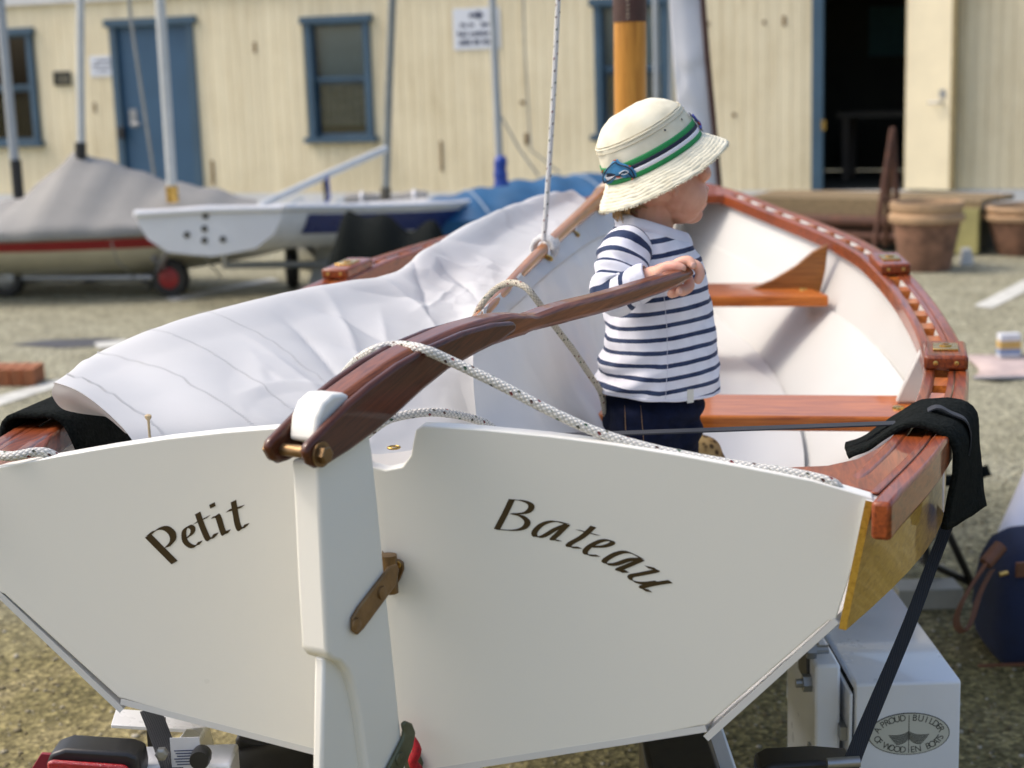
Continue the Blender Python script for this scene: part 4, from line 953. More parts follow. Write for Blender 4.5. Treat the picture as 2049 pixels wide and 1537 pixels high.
# pivot bolt
bc_ = on_n(641, 909, .034)
e1 = unit(RD); e2 = Z_
bolt = mesh('pivot_bolt', *tubevf([bc_ - RN * .08, bc_ + RN * .008], .0075, 14)[:2], BRONZE, rud, smooth=40)
for off, s in ((.0002, 1), (-.0682, -1)):
    c_ = bc_ + RN * off
    mesh('washer', *lathevf([(.015, 0), (.015, s * .003), (.008, s * .0032)], 18, c_, e1, e2, RN), BRONZE, rud, smooth=30)
    mesh('nut', *lathevf([(.0105, s * .003), (.0105, s * .0105), (.0085, s * .0115)], 6, c_, e1, e2, RN), BRONZE, rud)
# upper pintle strap and the gudgeon on the transom
stp = [(700, 1262), (700, 1236), (712, 1215), (775, 1133), (790, 1128), (793, 1140), (787, 1170), (722, 1258), (710, 1270)]
strap_ = mesh('pintle_strap', *prismvf([on_n(x, y, .0215) for x, y in stp], RN * .005), BRONZE, rud, bevel=.0018)
for x, y in ((765, 1186), (713, 1250)):
    mesh('rivet', *lathevf([(.0085, 0), (.008, .002), (.003, .0028)], 14, on_n(x, y, .0266), e1, e2, RN), BRONZE, strap_, smooth=40)
gdo = [(766, 1100), (772, 1112), (800, 1118), (809, 1124), (810, 1138), (801, 1160), (785, 1186), (776, 1188), (770, 1150)]
gud = mesh('gudgeon', *prismvf([on_t(x, y, .0008) for x, y in gdo], -A_ * .006), BRONZE, boat, bevel=.002)
gc = on_t(779, 1148, .018); MB().tube([gc - Z_ * .025, gc + Z_ * .025], .011, 14).build('socket', BRONZE, gud, smooth=40)
mesh('screw', *lathevf([(.0055, 0), (.005, .0014), (.002, .0018)], 12, on_t(795, 1131, .0072), S_, Z_, -A_), BRASS, gud, smooth=40)
mesh('screw', *lathevf([(.0055, 0), (.005, .0014), (.002, .0018)], 12, on_t(785, 1172, .0072), S_, Z_, -A_), BRASS, gud, smooth=40)
# lower pintle
stp = [(770, 1600), (766, 1545), (800, 1478), (803, 1462), (800, 1448), (806, 1441), (818, 1446), (825, 1464), (820, 1494), (812, 1510), (782, 1580)]
sl = mesh('pintle_strap', *prismvf([on_n(x, y, .0215) for x, y in stp], RN * .006), GREENBRZ, rud, bevel=.002)
for x, y in ((800, 1518),): mesh('rivet', *lathevf([(.0085, 0), (.008, .002), (.003, .0028)], 14, on_n(x, y, .0276), e1, e2, RN), GREENBRZ, sl, smooth=40)
gl = mesh('gudgeon', *prismvf([on_t(x, y, .0008) for x, y in ((806, 1500), (838, 1500), (848, 1525), (840, 1560), (806, 1560))], -A_ * .006), GREENBRZ, boat, bevel=.002)
REDR = plain('red_flecked_rope', (0.42, 0.012, 0.02), .8, var=.5, scale=150)
rr_ = MB(); P = spline(np.array([on_t(816, 1470, .02), on_t(834, 1500, .028), on_t(826, 1525, .03), on_t(842, 1550, .025), on_t(846, 1600, .02), on_t(838, 1680, .02)]), 30)
tag(rr_.tube(P, .0065, 10).build('retaining_cord', REDR, smooth=60), 'short red cord tied at the lower rudder fitting', 'cord')

# ================================================================== ropes
def ropemat(name, base, flecks=True, lay=130):
    m, N = newmat(name); b = N.b
    uvn = N.n('ShaderNodeUVMap'); sx = N.n('ShaderNodeSeparateXYZ'); N.l(uvn.outputs[0], sx.inputs[0])
    def mt(op, a, b_=None, c_=None):
        x = N.n('ShaderNodeMath', _operation=op)
        for i, q in enumerate((a, b_, c_)):
            if q is None: continue
            if hasattr(q, 'links'): N.l(q, x.inputs[i])
            else: x.inputs[i].default_value = q
        return x.outputs[0]
    s = mt('MULTIPLY', sx.outputs[0], float(lay)); t = mt('MULTIPLY', sx.outputs[1], 6.0)
    d1 = mt('ADD', s, t); d2 = mt('SUBTRACT', s, t)
    w1 = mt('ABSOLUTE', mt('SINE', mt('MULTIPLY', d1, math.pi))); w2 = mt('ABSOLUTE', mt('SINE', mt('MULTIPLY', d2, math.pi)))
    h = mt('MULTIPLY', w1, w2)
    c = np.array(base); col = ramp(N, h, [(0.0, c * .55), (0.35, c * .92), (1, np.minimum(c * 1.05, 1))])
    if flecks:
        k = mt('FRACT', mt('MULTIPLY', d2, 1 / 4.0)); fl = mt('LESS_THAN', k, 0.17)
        g = mt('FRACT', mt('ADD', mt('MULTIPLY', d1, 1 / 3.0), .2)); fl2 = mt('MULTIPLY', fl, mt('LESS_THAN', g, 0.36))
        alt = mt('FRACT', mt('MULTIPLY', d2, 1 / 16.0))
        fc = ramp(N, alt, [(0.0, (0.16, 0.02, 0.02)), (0.35, (0.05, 0.045, 0.035)), (0.6, (0.02, 0.10, 0.05)), (0.8, (0.08, 0.07, 0.05))]); 
        mx = N.n('ShaderNodeMix', _data_type='RGBA'); N.l(fl2, mx.inputs[0]); N.l(col, mx.inputs[6]); N.l(fc, mx.inputs[7]); col = mx.outputs[2]
    N.l(col, b.inputs['Base Color']); b.inputs['Roughness'].default_value = .8
    bm = N.n('ShaderNodeBump', Strength=.7, Distance=.0015); N.l(h, bm.inputs['Height']); N.l(bm.outputs[0], b.inputs['Normal'])
    return m
ROPE = ropemat('white_flecked_braid', (.72, .70, .64)); ROPE2 = ropemat('tan_flecked_braid', (.60, .54, .42), True, 150); ROPE3 = ropemat('plain_white_braid', (.74, .74, .72), True, 150)
def rope(name, P, r, mat, label, n=260, parent=None, group=None):
    v, f, uv = seamtube(spline(np.array(P), n), r, 14); o = mesh(name, v, f, mat, parent, smooth=180, uv=uv)
    if label: tag(o, label, 'rope', group)
    return o
def tc(x, y, n): return on_n(x, y, n)
qk = on_w(1668, 968, sheer_w(.05) + .018)
yt = on_n(850, 704, .045)[1]
def mixY(q, Y0, Y1): return 1 / ((1 - q) / Y0 + q / Y1)
P = [at(640, 880, 2.2), at(668, 790, 2.15), at(700, 736, 2.08), at(742, 704, on_n(742, 704, -.05)[1]), at(790, 692, on_n(790, 692, -.022)[1]), at(845, 699, on_n(845, 699, .030)[1]), at(905, 724, on_n(905, 724, .055)[1] - .01)]
for q, (x, y) in zip(np.linspace(.12, 1, 8), [(1000, 770), (1100, 822), (1200, 867), (1300, 897), (1400, 918), (1500, 935), (1600, 950), (1668, 968)]): P.append(at(x, y, mixY(q, on_n(905, 724, .055)[1] - .01, qk[1])))
P += [P[-1] + V3(.008, .005, -.016)]
rope('mainsheet', P, .0065, ROPE, 'white flecked rope draped over the tiller to the right quarter', 600)
P = [at(700, 900, 2.05), at(760, 850, 2.06), at(800, 833, 2.08), at(870, 825, 2.12), at(940, 836, 2.18), at(985, 856, 2.22), at(1000, 880, 2.24)]
rope('rope_tail', P, .006, ROPE, 'white flecked rope looping down behind the transom notch')
P = [on_t(-120, 925, .004) + Z_ * .006, on_t(-40, 916, -.012) + Z_ * .006, at(20, 913, 2.05), at(70, 905, 2.055), at(100, 908, 2.06), at(125, 925, 2.07)]
rope('stern_line', P, .0065, ROPE, 'white flecked rope end lying on the transom at the left edge')
# ================================================================== boom, sail, lines
def sailmat():
    m, N = newmat('white_sailcloth'); b = N.b
    tc_ = N.n('ShaderNodeTexCoord'); nz = N.n('ShaderNodeTexNoise', Scale=7.0, Detail=4.0); N.l(tc_.outputs['Object'], nz.inputs['Vector'])
    N.l(ramp(N, nz.outputs[0], [(.3, (.60, .605, .60)), (.7, (.66, .665, .66))]), b.inputs['Base Color'])
    b.inputs['Roughness'].default_value = .55; b.inputs['Specular IOR Level'].default_value = .3
    fin = N.n('ShaderNodeTexNoise', Scale=320.0, Detail=2.0); N.l(tc_.outputs['Object'], fin.inputs['Vector'])
    bm = N.n('ShaderNodeBump', Strength=.12, Distance=.001); N.l(fin.outputs[0], bm.inputs['Height']); N.l(bm.outputs[0], b.inputs['Normal'])
    t = N.n('ShaderNodeBsdfTranslucent'); t.inputs[0].default_value = (.6, .59, .55, 1)
    mx = N.n('ShaderNodeMixShader'); mx.inputs[0].default_value = .22; N.l(b.outputs[0], mx.inputs[1]); N.l(t.outputs[0], mx.inputs[2])
    N.l(mx.outputs[0], N.t.nodes['Material Output'].inputs[0]); return m
SAILC = sailmat()
def Yboom(x): q = (x - 950) / 265.0; return 1 / ((1 - q) / 2.55 + q / 4.4)
def boomP(x, y): return at(x, y, Yboom(x))
boom = thing('boom', 'varnished wooden boom lashed along the foot of the white sail', 'spar', boomP(1080, 520))
bpts = [at(860, 735, Yboom(880)), boomP(950, 645), boomP(1080, 507), boomP(1205, 392), boomP(1222, 377)]
mesh('spar', *tubevf(spline(np.array(bpts), 40), np.interp(np.linspace(0, 1, 40), [0, .3, .7, .97, 1], [.009, .011, .0165, .0245, .019]), 16)[:2], varnish('varnished_boom', (.26, .085, .012), (.48, .17, .028), axis=unit(bpts[3] - bpts[1])), boom, smooth=60)
mesh('end_band', *tubevf([boomP(1205, 394), boomP(1218, 382)], .028, 16)[:2], plain('pale_tape', (.6, .45, .3), .6), boom, smooth=60)

def crumple(G, amp, sc, seed, creases=0):
    G = G.copy(); a, b = G.shape[:2]
    N_ = np.cross(np.gradient(G, axis=0), np.gradient(G, axis=1)); N_ /= np.linalg.norm(N_, axis=2)[..., None] + 1e-9
    out = G.copy()
    for i in range(a):
        for j in range(b):
            p = Vector(G[i, j]) * sc; n1 = mnoise.noise(p + Vector((seed, 0, 0))); n2 = mnoise.noise(p * 2.3 + Vector((0, seed, 0))); n3 = mnoise.noise(p * .45 + Vector((0, 0, seed)))
            ridged = 1 - abs(n1) * 2.2; r2 = 1 - abs(n2) * 2.2
            vd = mnoise.voronoi(p * .8 + Vector((seed, seed, 0)))[0]; cr = min(vd[1] - vd[0], .35)
            d = amp * 2.6 * (cr - .2) * max(0, min(1, n3 * 3 + .55)) + amp * .55 * (ridged * .75 * (0.4 + max(0, n3 + .2)) + .32 * r2 * max(0, n3 + .3)) + amp * .8 * n3
            out[i, j] += N_[i, j] * d * (1 if True else 0)
    return out
sail = thing('sail', 'crumpled white sail bundled along the port side of the dinghy', 'sail', bp(1.2, -.45, -.42))
cols = [  # back foot, back, ridge, three rows down the near side, bottom; each (x, y, Y)
 [(122, 790, 2.33), (108, 766, 2.27), (150, 780, 2.21), (200, 815, 2.16), (250, 862, 2.12), (285, 915, 2.10)],
 [(205, 800, 2.55), (180, 715, 2.42), (235, 745, 2.33), (290, 795, 2.23), (350, 852, 2.15), (390, 915, 2.12)],
 [(310, 770, 2.65), (300, 664, 2.52), (362, 700, 2.42), (420, 765, 2.30), (480, 840, 2.18), (520, 915, 2.14)],
 [(440, 740, 2.8), (430, 624, 2.64), (492, 670, 2.52), (548, 745, 2.38), (600, 825, 2.24), (640, 915, 2.17)],
 [(570, 700, 2.95), (560, 589, 2.78), (615, 640, 2.66), (660, 715, 2.50), (705, 805, 2.34), (740, 910, 2.22)],
 [(690, 670, 3.12), (690, 566, 2.95), (735, 615, 2.82), (770, 690, 2.64), (800, 780, 2.46), (830, 900, 2.28)],
 [(790, 640, 3.3), (790, 545, 3.12), (832, 592, 2.98), (858, 660, 2.78), (880, 745, 2.58), (905, 890, 2.34)],
 [(848, 600, 3.5), (848, 500, 3.32), (890, 560, 3.15), (912, 625, 2.92), (928, 700, 2.70), (960, 880, 2.42)],
 [(900, 560, 3.7), (900, 470, 3.55), (940, 522, 3.35), (956, 580, 3.05), (966, 650, 2.80), (1000, 820, 2.55)],
 [(1000, 500, 4.2), (1000, 420, 4.0), (1010, 470, 3.8), (1018, 525, 3.45), (1024, 590, 3.05), (1040, 720, 2.85)],
 [(1080, 470, 4.6), (1080, 393, 4.35), (1086, 432, 4.15), (1092, 474, 3.85), (1098, 520, 3.5), (1105, 640, 3.25)],
 [(1135, 450, 4.8), (1138, 380, 4.6), (1144, 402, 4.5), (1152, 430, 4.25), (1160, 465, 4.0), (1168, 560, 3.7)],
 [(1168, 450, 4.85), (1166, 394, 4.65), (1176, 408, 4.55), (1186, 424, 4.4), (1198, 446, 4.2), (1205, 520, 3.95)],
]
G = np.array([[at(*p) for p in c] for c in cols])
SA = fine(G, 290, 136); SA = crumple(SA, .0062, 8.5, 3.3)
# soft creases running down from the ridge
Na = np.cross(np.gradient(SA, axis=0), np.gradient(SA, axis=1)); Na /= np.linalg.norm(Na, axis=2)[..., None]
for (i0, j0, i1, j1, dep, wd_) in [(62, 20, 84, 60, .012, 2.6), (72, 22, 70, 66, -.010, 2.4), (78, 26, 110, 46, .011, 3), (58, 30, 66, 74, .011, 2.2), (88, 22, 100, 62, -.012, 3), (104, 18, 96, 50, .010, 2.4), (112, 22, 128, 60, .012, 3), (90, 44, 118, 40, -.008, 2.2), (45, 30, 60, 80, -.006, 3), (122, 18, 140, 40, .010, 2.5), (66, 48, 86, 70, .008, 2), (82, 38, 76, 80, -.009, 2.5)]:
    i0, j0, i1, j1 = (q * 1.52 for q in (i0, j0, i1, j1)); ii, jj = np.mgrid[0:290, 0:136]; d = np.array([i1 - i0, (j1 - j0)]); L2 = d @ d
    s = np.clip(((ii - i0) * d[0] + (jj - j0) * d[1]) / L2, 0, 1); dist = np.hypot(ii - i0 - s * d[0], jj - j0 - s * d[1])
    SA += Na * (dep * .8 * np.exp(-dist / (wd_ * 1.5)) * np.sin(np.pi * np.clip(s * .9 + .05, 0, 1)))[..., None]
mesh('near_fold', *gridvf(SA), SAILC, sail, smooth=180)
# the underside of the fold seen in the open left end
lens = [[(110, 766, 2.265), (104, 790, 2.30), (125, 818, 2.36), (165, 828, 2.42)], [(140, 776, 2.225), (125, 800, 2.28), (150, 824, 2.34), (190, 831, 2.42)], [(175, 795, 2.185), (165, 812, 2.25), (185, 829, 2.32), (215, 834, 2.42)], [(212, 824, 2.15), (208, 830, 2.2), (215, 835, 2.3), (240, 838, 2.42)], [(252, 864, 2.12), (250, 866, 2.2), (255, 868, 2.3), (262, 870, 2.42)]]
mesh('under_fold', *gridvf(fine(np.array([[at(*p) for p in r] for r in lens]), 30, 24)), SAILC, sail, smooth=180)
# the part laced to the boom, hanging to the floor on the near side
cB = [
 [(944, 640, 2.50), (944, 700, 2.46), (946, 770, 2.40), (952, 830, 2.36), (960, 905, 2.30)],
 [(1004, 582, Yboom(1010) - .05), (1026, 650, 2.72), (1040, 730, 2.62), (1056, 800, 2.56), (1066, 900, 2.42)],
 [(1080, 508, Yboom(1083) - .05), (1096, 590, 3.05), (1110, 700, 2.92), (1122, 790, 2.84), (1126, 890, 2.6)],
 [(1150, 448, Yboom(1152) - .05), (1164, 540, 3.45), (1172, 660, 3.28), (1184, 760, 3.15), (1190, 880, 2.85)],
 [(1196, 413, Yboom(1196) - .04), (1206, 520, 3.75), (1206, 650, 3.55), (1210, 750, 3.35), (1214, 865, 3.0)],
 [(1226, 395, Yboom(1222) - .04), (1232, 520, 3.9), (1228, 650, 3.7), (1228, 740, 3.5), (1232, 855, 3.1)]]
SB = crumple(fine(np.array([[at(*p) for p in c] for c in cB]), 90, 80), .008, 6.0, 9.1)
mesh('hanging_fold', *gridvf(SB), SAILC, sail, smooth=180)
# reinforced foot band with lacing eyelets
Nb = np.cross(np.gradient(SB, axis=0), np.gradient(SB, axis=1)); Nb /= np.linalg.norm(Nb, axis=2)[..., None]
sg = -1 if np.mean(np.sum(Nb * (SB - EYE), axis=2)) > 0 else 1
band = (SB + Nb * sg * .003)[6:, 0:13]
bnd = mesh('foot_band', *gridvf(band), SAILC, sail, smooth=180, solid=.002)
for x, y, ex, ey in ((1094, 497, 1098, 516), (1148, 450, 1152, 468), (1196, 407, 1204, 424)):
    Yq = Yboom(x) - .035; P = [at(x - 9, y - 3, Yq + .05), at(x - 4, y - 12, Yq), at(x + 3, y - 4, Yq - .01), at(ex, ey, Yq - .05)]
    tubeobj('lacing', spline(np.array(P), 14), .0035, plain('lacing_cord', (.72, .72, .7), .8), bnd, n=8)
    mesh('eyelet', *tubevf([at(ex + 7 * math.cos(a_), ey + 3.5 * math.sin(a_) + 3 * math.cos(a_), Yq - .052) for a_ in np.linspace(0, 6.283, 14)], .0028, 6)[:2], BRASS, bnd, smooth=60)
# zigzag seams on the near fold
THREAD = plain('seam_thread', (.52, .52, .51), .9)
def zigzag(rows, off=.0012, step=3):
    P = []
    N2 = np.cross(np.gradient(SA, axis=0), np.gradient(SA, axis=1)); N2 /= np.linalg.norm(N2, axis=2)[..., None]; s2 = -1 if np.mean(np.sum(N2 * (SA - EYE), axis=2)) > 0 else 1
    C = spline(np.array([SA[int(i * 1.52), int(j * 1.51)] + N2[int(i * 1.52), int(j * 1.51)] * s2 * off for i, j in rows]), 150)
    T, N_, B_ = frames(C)
    for k, c in enumerate(C): P.append(c + unit(np.cross(T[k], EYE - c)) * (.0022 if k % 2 else -.0022))
    return tubevf(P, .00026, 4)[:2]
for rows in ([(18 + int(k * .30), 20 + k) for k in range(0, 66, 3)], [(30 + int(k * .34), 19 + k) for k in range(0, 66, 3)], [(44 + int(k * .36), 19 + k) for k in range(0, 64, 3)], [(5 + int(k * .12), 22 + k) for k in range(0, 62, 3)]):
    mesh('seam', *zigzag(rows), THREAD, sail, smooth=180)
pin = tag(MB().add(*lathevf([(.0018, 0), (.0018, .026), (.0045, .030), (.0045, .033), (.002, .0345)], 12, at(300, 880, 2.06))).build('thole_pin', plain('pale_wood_pin', (.5, .38, .22), .6), smooth=40), 'small wooden peg standing up behind the transom top', 'peg')
# halyard
Yh = Yboom(1090) - .06
rope('halyard', [at(1122, -120, Yh), at(1116, 20, Yh), at(1108, 180, Yh), at(1099, 330, Yh), at(1092, 430, Yh), at(1088, 482, Yh)], .0052, ROPE3, 'white flecked halyard hanging straight down to the boom', 500)
Pk = []
for k in range(60):
    a_ = k / 59 * 4.2 * math.pi; c_ = boomP(1086 + 8 * k / 59, 500 - 8 * k / 59); e1_ = unit(np.cross(unit(bpts[3] - bpts[1]), Z_)); e2_ = np.cross(e1_, unit(bpts[3] - bpts[1]))
    Pk.append(c_ + .0225 * (math.cos(a_) * e1_ + math.sin(a_) * e2_))
rope('boom_lashing', Pk, .006, ropemat('white_tape_lashing', (.74, .74, .72), False), 'white turns of cord wound round the boom', 200)
Pl = [at(944, 650, 2.62), at(962, 612, 2.60), at(990, 580, 2.60), at(1020, 566, 2.58), at(1050, 574, 2.55), at(1075, 602, 2.55), at(1112, 655, 2.60), at(1150, 705, 2.66), at(1180, 750, 2.72), at(1202, 785, 2.78), at(1212, 830, 2.82)]
rope('sheet_loop', Pl, .0055, ROPE2, 'tan flecked rope looped over the boom and down past the boy', 400)
# jib hung on a dark spar leaning over the bow
jib = thing('furled_sail', 'pale grey sail strip hanging along a thin dark leaning spar', 'sail', at(1415, 420, 6.9))
jc = [[at(1336, -60, 6.9), at(1366, -60, 6.885), at(1398, -60, 6.9)], [at(1346, 100, 6.9), at(1378, 100, 6.885), at(1410, 100, 6.9)], [at(1356, 220, 6.9), at(1390, 220, 6.885), at(1422, 220, 6.9)], [at(1372, 380, 6.9), at(1404, 380, 6.885), at(1438, 380, 6.9)], [at(1382, 470, 6.9), at(1414, 470, 6.885), at(1448, 470, 6.9)]]
mesh('cloth', *gridvf(crumple(fine(np.array(jc), 50, 16), .012, 6, 2.2)), plain('pale_grey_sailcloth', (.66, .68, .72), .7, var=.05, stretch=(20, 20, 1)), jib, smooth=180, solid=.004)
g_ = atz(1466, 620, 0); tubeobj('spar', [at(1402, -60, 6.88), at(1414, 100, 6.88), at(1427, 230, 6.88), at(1440, 380, 6.88), at(1462, 640, 6.88)], .012, plain('dark_brown_spar', (.06, .025, .018), .5), jib, n=12)
# ================================================================== trailer, straps, pads
WTRAIL = plain('white_trailer_paint', (0.84, 0.86, 0.90), .3, var=.05, scale=6, coat=.5)
trl = thing('boat_trailer', 'white boat trailer with a flat topped mudguard carrying a maker\'s badge', 'trailer', V3(.35, 2.9, 0))
zt = at(1905, 1362, 2.58)[2]
x0, x1 = at(1713, 1362, 2.58)[0], at(1923, 1362, 2.58)[0]
yn, yf = 2.58, 3.06
pr = [(yn + .03, zt - .32), (yn, zt - .20), (yn, zt - .004), (yn + .004, zt), (yf, zt + .005), (yf + .16, zt - .10), (yf + .2, zt - .3), (yf + .18, zt - .3), (yf + .14, zt - .11), (yf - .02, zt - .012), (yn + .02, zt - .018), (yn + .016, zt - .2), (yn + .05, zt - .32)]
v, f = prismvf([V3(x0, y, z) for y, z in pr], V3(x1 - x0, 0, 0)); fen = mesh('mudguard', v, f, WTRAIL, trl, bevel=.006, seg=3)
fen['label'] = 'flat topped white mudguard'
mesh('side_flange', *prismvf([V3(x0 - .004, yn + .02, zt - .32), V3(x0 - .004, yn + .004, zt - .02), V3(x0 - .004, yf, zt - .01), V3(x0 - .004, yf + .12, zt - .12), V3(x0 - .004, yf + .12, zt - .32)], V3(-.006, 0, 0)), WTRAIL, trl, bevel=.002)
wheel(trl, V3((x0 + x1) / 2, yf - .16, .205), .205, V3(1, 0, 0), STEEL, .15)
# side member, its outer face and bolts
sx = x0 - .04
MB().box(V3(sx, 2.76, zt - .13), V3(.022, 0, 0), V3(0, .14, 0), Z_ * .15).build('side_member', WTRAIL, trl, bevel=.006)
MB().box(V3(x0 - .016, 2.9, zt - .1), V3(.006, 0, 0), V3(0, .30, 0), Z_ * .012).build('hinge_strip', STEEL, trl)
for x, y in ((1626, 1366), (1638, 1502), (1634, 1300)):
    c_ = at(x, y, 2.66); mesh('bolt', *tubevf([c_ - V3(.03, 0, 0), c_ + V3(.02, 0, 0)], .008, 10)[:2], STEEL, trl, smooth=30)
    mesh('nut', *lathevf([(.016, -.008), (.016, .008)], 6, c_ - V3(.01, 0, 0), V3(0, 1, 0), Z_, V3(1, 0, 0)), STEEL, trl)
MB().box(at(1625, 1325, 2.72), V3(.018, 0, 0), V3(0, .05, 0), Z_ * .035).build('roller_bracket', BLACKPL, trl, bevel=.01)
MB().box(at(1636, 1470, 2.70), V3(.012, 0, 0), V3(0, .04, 0), Z_ * .03).build('roller_bracket', BLACKPL, trl, bevel=.01)
# black keel bunk and rear cross beam
kb = at(1360, 1525, 2.25); MB().box(V3(kb[0], kb[1], kb[2] - .10), V3(.055, 0, 0), V3(0, .09, 0), Z_ * .12).build('bunk_pad', BLACKPL, trl, bevel=.01)
yb_ = 2.06
bz = at(320, 1512, yb_); x0b, x1b = at(178, 1510, yb_)[0], at(470, 1520, yb_)[0]
MB().box(V3((x0b + x1b) / 2, yb_, bz[2] - .03), V3((x1b - x0b) / 2, 0, 0), V3(0, .035, 0), Z_ * .03).build('light_beam', WTRAIL, trl, bevel=.004)
gr = at(405, 1508, yb_ - .037); mesh('rubber_grommet', *lathevf([(.004, .012), (.013, .012), (.014, .004), (.014, -.004), (.013, -.012), (.004, -.012)], 20, gr - V3(0, .012, 0), V3(1, 0, 0), Z_, V3(0, 1, 0)), BLACKPL, trl, smooth=40)
MB().box(at(372, 1512, yb_ - .0365), V3(.020, 0, 0), V3(0, .0008, 0), Z_ * .026).build('data_label', plain('grey_label', (.55, .55, .55), .6), trl)
for k in range(6): MB().box(at(372, 1502 + k * 5.5, yb_ - .0378), V3(.016 - .002 * (k % 3), 0, 0), V3(0, .0004, 0), Z_ * .0006).build('label_line', INK, trl)
mesh('bolt', *lathevf([(.009, 0), (.009, .008), (.005, .009)], 6, at(325, 1506, yb_ - .036), V3(1, 0, 0), Z_, V3(0, -1, 0)), STEEL, trl)
a0, a1 = at(345, 1520, 2.12), at(430, 1425, 2.5)
v, f = prismvf([at(342, 1490, 2.12), at(372, 1455, 2.2), at(420, 1450, 2.32), at(390, 1500, 2.14)], V3(.0, .03, -.05)); mesh('diagonal_arm', v, f, WTRAIL, trl, bevel=.006)
v, f = prismvf([at(222, 1450, 2.30), at(232, 1418, 2.36), at(420, 1430, 2.36), at(412, 1462, 2.30)], V3(0, 0, -.006)); mesh('step_plate', v, f, WTRAIL, trl, bevel=.001)
MB().box(at(315, 1480, 2.22), V3(.012, 0, 0), V3(0, .012, 0), Z_ * .03).build('stay', BLACKPL, trl)
# wide black tyre half hidden below the hull
c_ = at(560, 1560, 2.35); wheel(trl, V3(c_[0], c_[1], c_[2] - .02), .08, V3(1, 0, 0), BLACKPL, .16)
v, f = prismvf([at(470, 1475, 2.35), at(640, 1500, 2.35), at(640, 1640, 2.35), at(466, 1640, 2.35)], V3(0, .05, 0)); mesh('roller_cradle', v, f, BLACKPL, trl, bevel=.008)
for s in (-1, 1): MB().box(V3(.1 + s * .2, 3.7, .40), V3(.03, 0, 0), V3(0, 1.4, 0), Z_ * .035).build('chassis_rail', WTRAIL, trl, bevel=.006)
MB().box(V3(.75, 5.6, .38), V3(.04, 0, 0), V3(0, .9, 0), Z_ * .04).build('drawbar', WTRAIL, trl, bevel=.006)
for y in (2.9, 4.3): MB().box(V3(.15 + (y - 2.9) * .12, y, .49), V3(.30, 0, 0), V3(0, .03, 0), Z_ * .045).build('hull_cradle', BLACKPL, trl, bevel=.01)
# tail light
tl = thing('tail_light', 'red tail light in a black housing under the hull at lower left', 'light', at(190, 1560, 1.98))
yl = 1.985
v, f = prismvf([at(92, 1530, yl), at(100, 1509, yl), at(130, 1499, yl), at(255, 1507, yl), at(277, 1516, yl), at(282, 1545, yl), at(278, 1640, yl), at(92, 1640, yl)], V3(0, .05, 0)); mesh('housing', v, f, BLACKPL, tl, bevel=.005, seg=3)
RLENS = plain('red_lens', (.35, .008, .012), .12, var=.25, scale=150, bump=.5, bscale=500, coat=.6)
v, f = prismvf([at(97, 1521, yl - .004), at(110, 1518, yl - .004), at(250, 1528, yl - .004), at(262, 1537, yl - .004), at(262, 1630, yl - .004), at(97, 1630, yl - .004)], V3(0, -.008, 0)); mesh('lens', v, f, RLENS, tl, bevel=.003)
v, f = prismvf([at(62, 1540, 2.05), at(82, 1508, 2.05), at(170, 1514, 2.05), at(170, 1640, 2.05), at(50, 1640, 2.05)], V3(0, .006, 0)); mesh('red_reflector', v, f, plain('red_reflector', (.24, .012, .03), .4), tl, bevel=.001)
# badge on the mudguard
bad = []; BC = hit(1818, 1468, V3(0, yn, 0), V3(0, 1, 0)); ea = (hit(1900, 1468, V3(0, yn, 0), V3(0, 1, 0)) - hit(1736, 1468, V3(0, yn, 0), V3(0, 1, 0)))[0] / 2; eb = ea * .545
DEC = plain('cream_decal', (.60, .60, .52), .4, var=.03); DINK = plain('dark_decal_ink', (.05, .05, .04), .5)
def be(rx, rz, d, n=48): return [BC + V3(rx * math.cos(a), -d, rz * math.sin(a)) for a in np.linspace(0, 2 * math.pi, n, endpoint=False)]
badge = mesh('badge', *prismvf(be(ea, eb, .0004), V3(0, -.0006, 0)), DINK, trl)
mesh('badge_field', *prismvf(be(ea * .975, eb * .96, .0012), V3(0, -.0004, 0)), DEC, badge)
def letters(txt, a0, a1, top):
    n = len(txt)
    for k, ch in enumerate(txt):
        if ch == ' ': continue
        a = math.radians(a0 + (a1 - a0) * k / (n - 1)); rx, rz = ea * .80, eb * .76
        p = BC + V3(rx * math.cos(a), -.0019, rz * math.sin(a)); tg = unit(V3(-rx * math.sin(a), 0, rz * math.cos(a))) * (-1 if top else 1); up_ = V3(-tg[2], 0, tg[0])
        cu = bpy.data.curves.new('t', 'FONT'); cu.body = ch; cu.size = .0165; cu.align_x = 'CENTER'; cu.align_y = 'CENTER'; cu.offset = .0001
        ob = bpy.data.objects.new('t', cu); COL.objects.link(ob); dg = bpy.context.evaluated_depsgraph_get(); me_ = bpy.data.meshes.new_from_object(ob.evaluated_get(dg))
        Vq = [p + tg * q.co[0] * .92 + up_ * q.co[1] for q in me_.vertices]; Fq = [list(q.vertices) for q in me_.polygons]
        bpy.data.objects.remove(ob); bpy.data.curves.remove(cu)
        if Vq: mesh('badge_letter', Vq, Fq, DINK, badge)
letters('A PROUD', 163, 101, True); letters('BUILDER', 80, 14, True); letters('OF WOOD', 196, 260, False); letters('EN BOATS', 277, 346, False)
MB().box(BC + V3(0, -.0019, 0), V3(.0006, 0, 0), V3(0, .0002, 0), Z_ * eb * .9).build('badge_mast', DINK, badge)
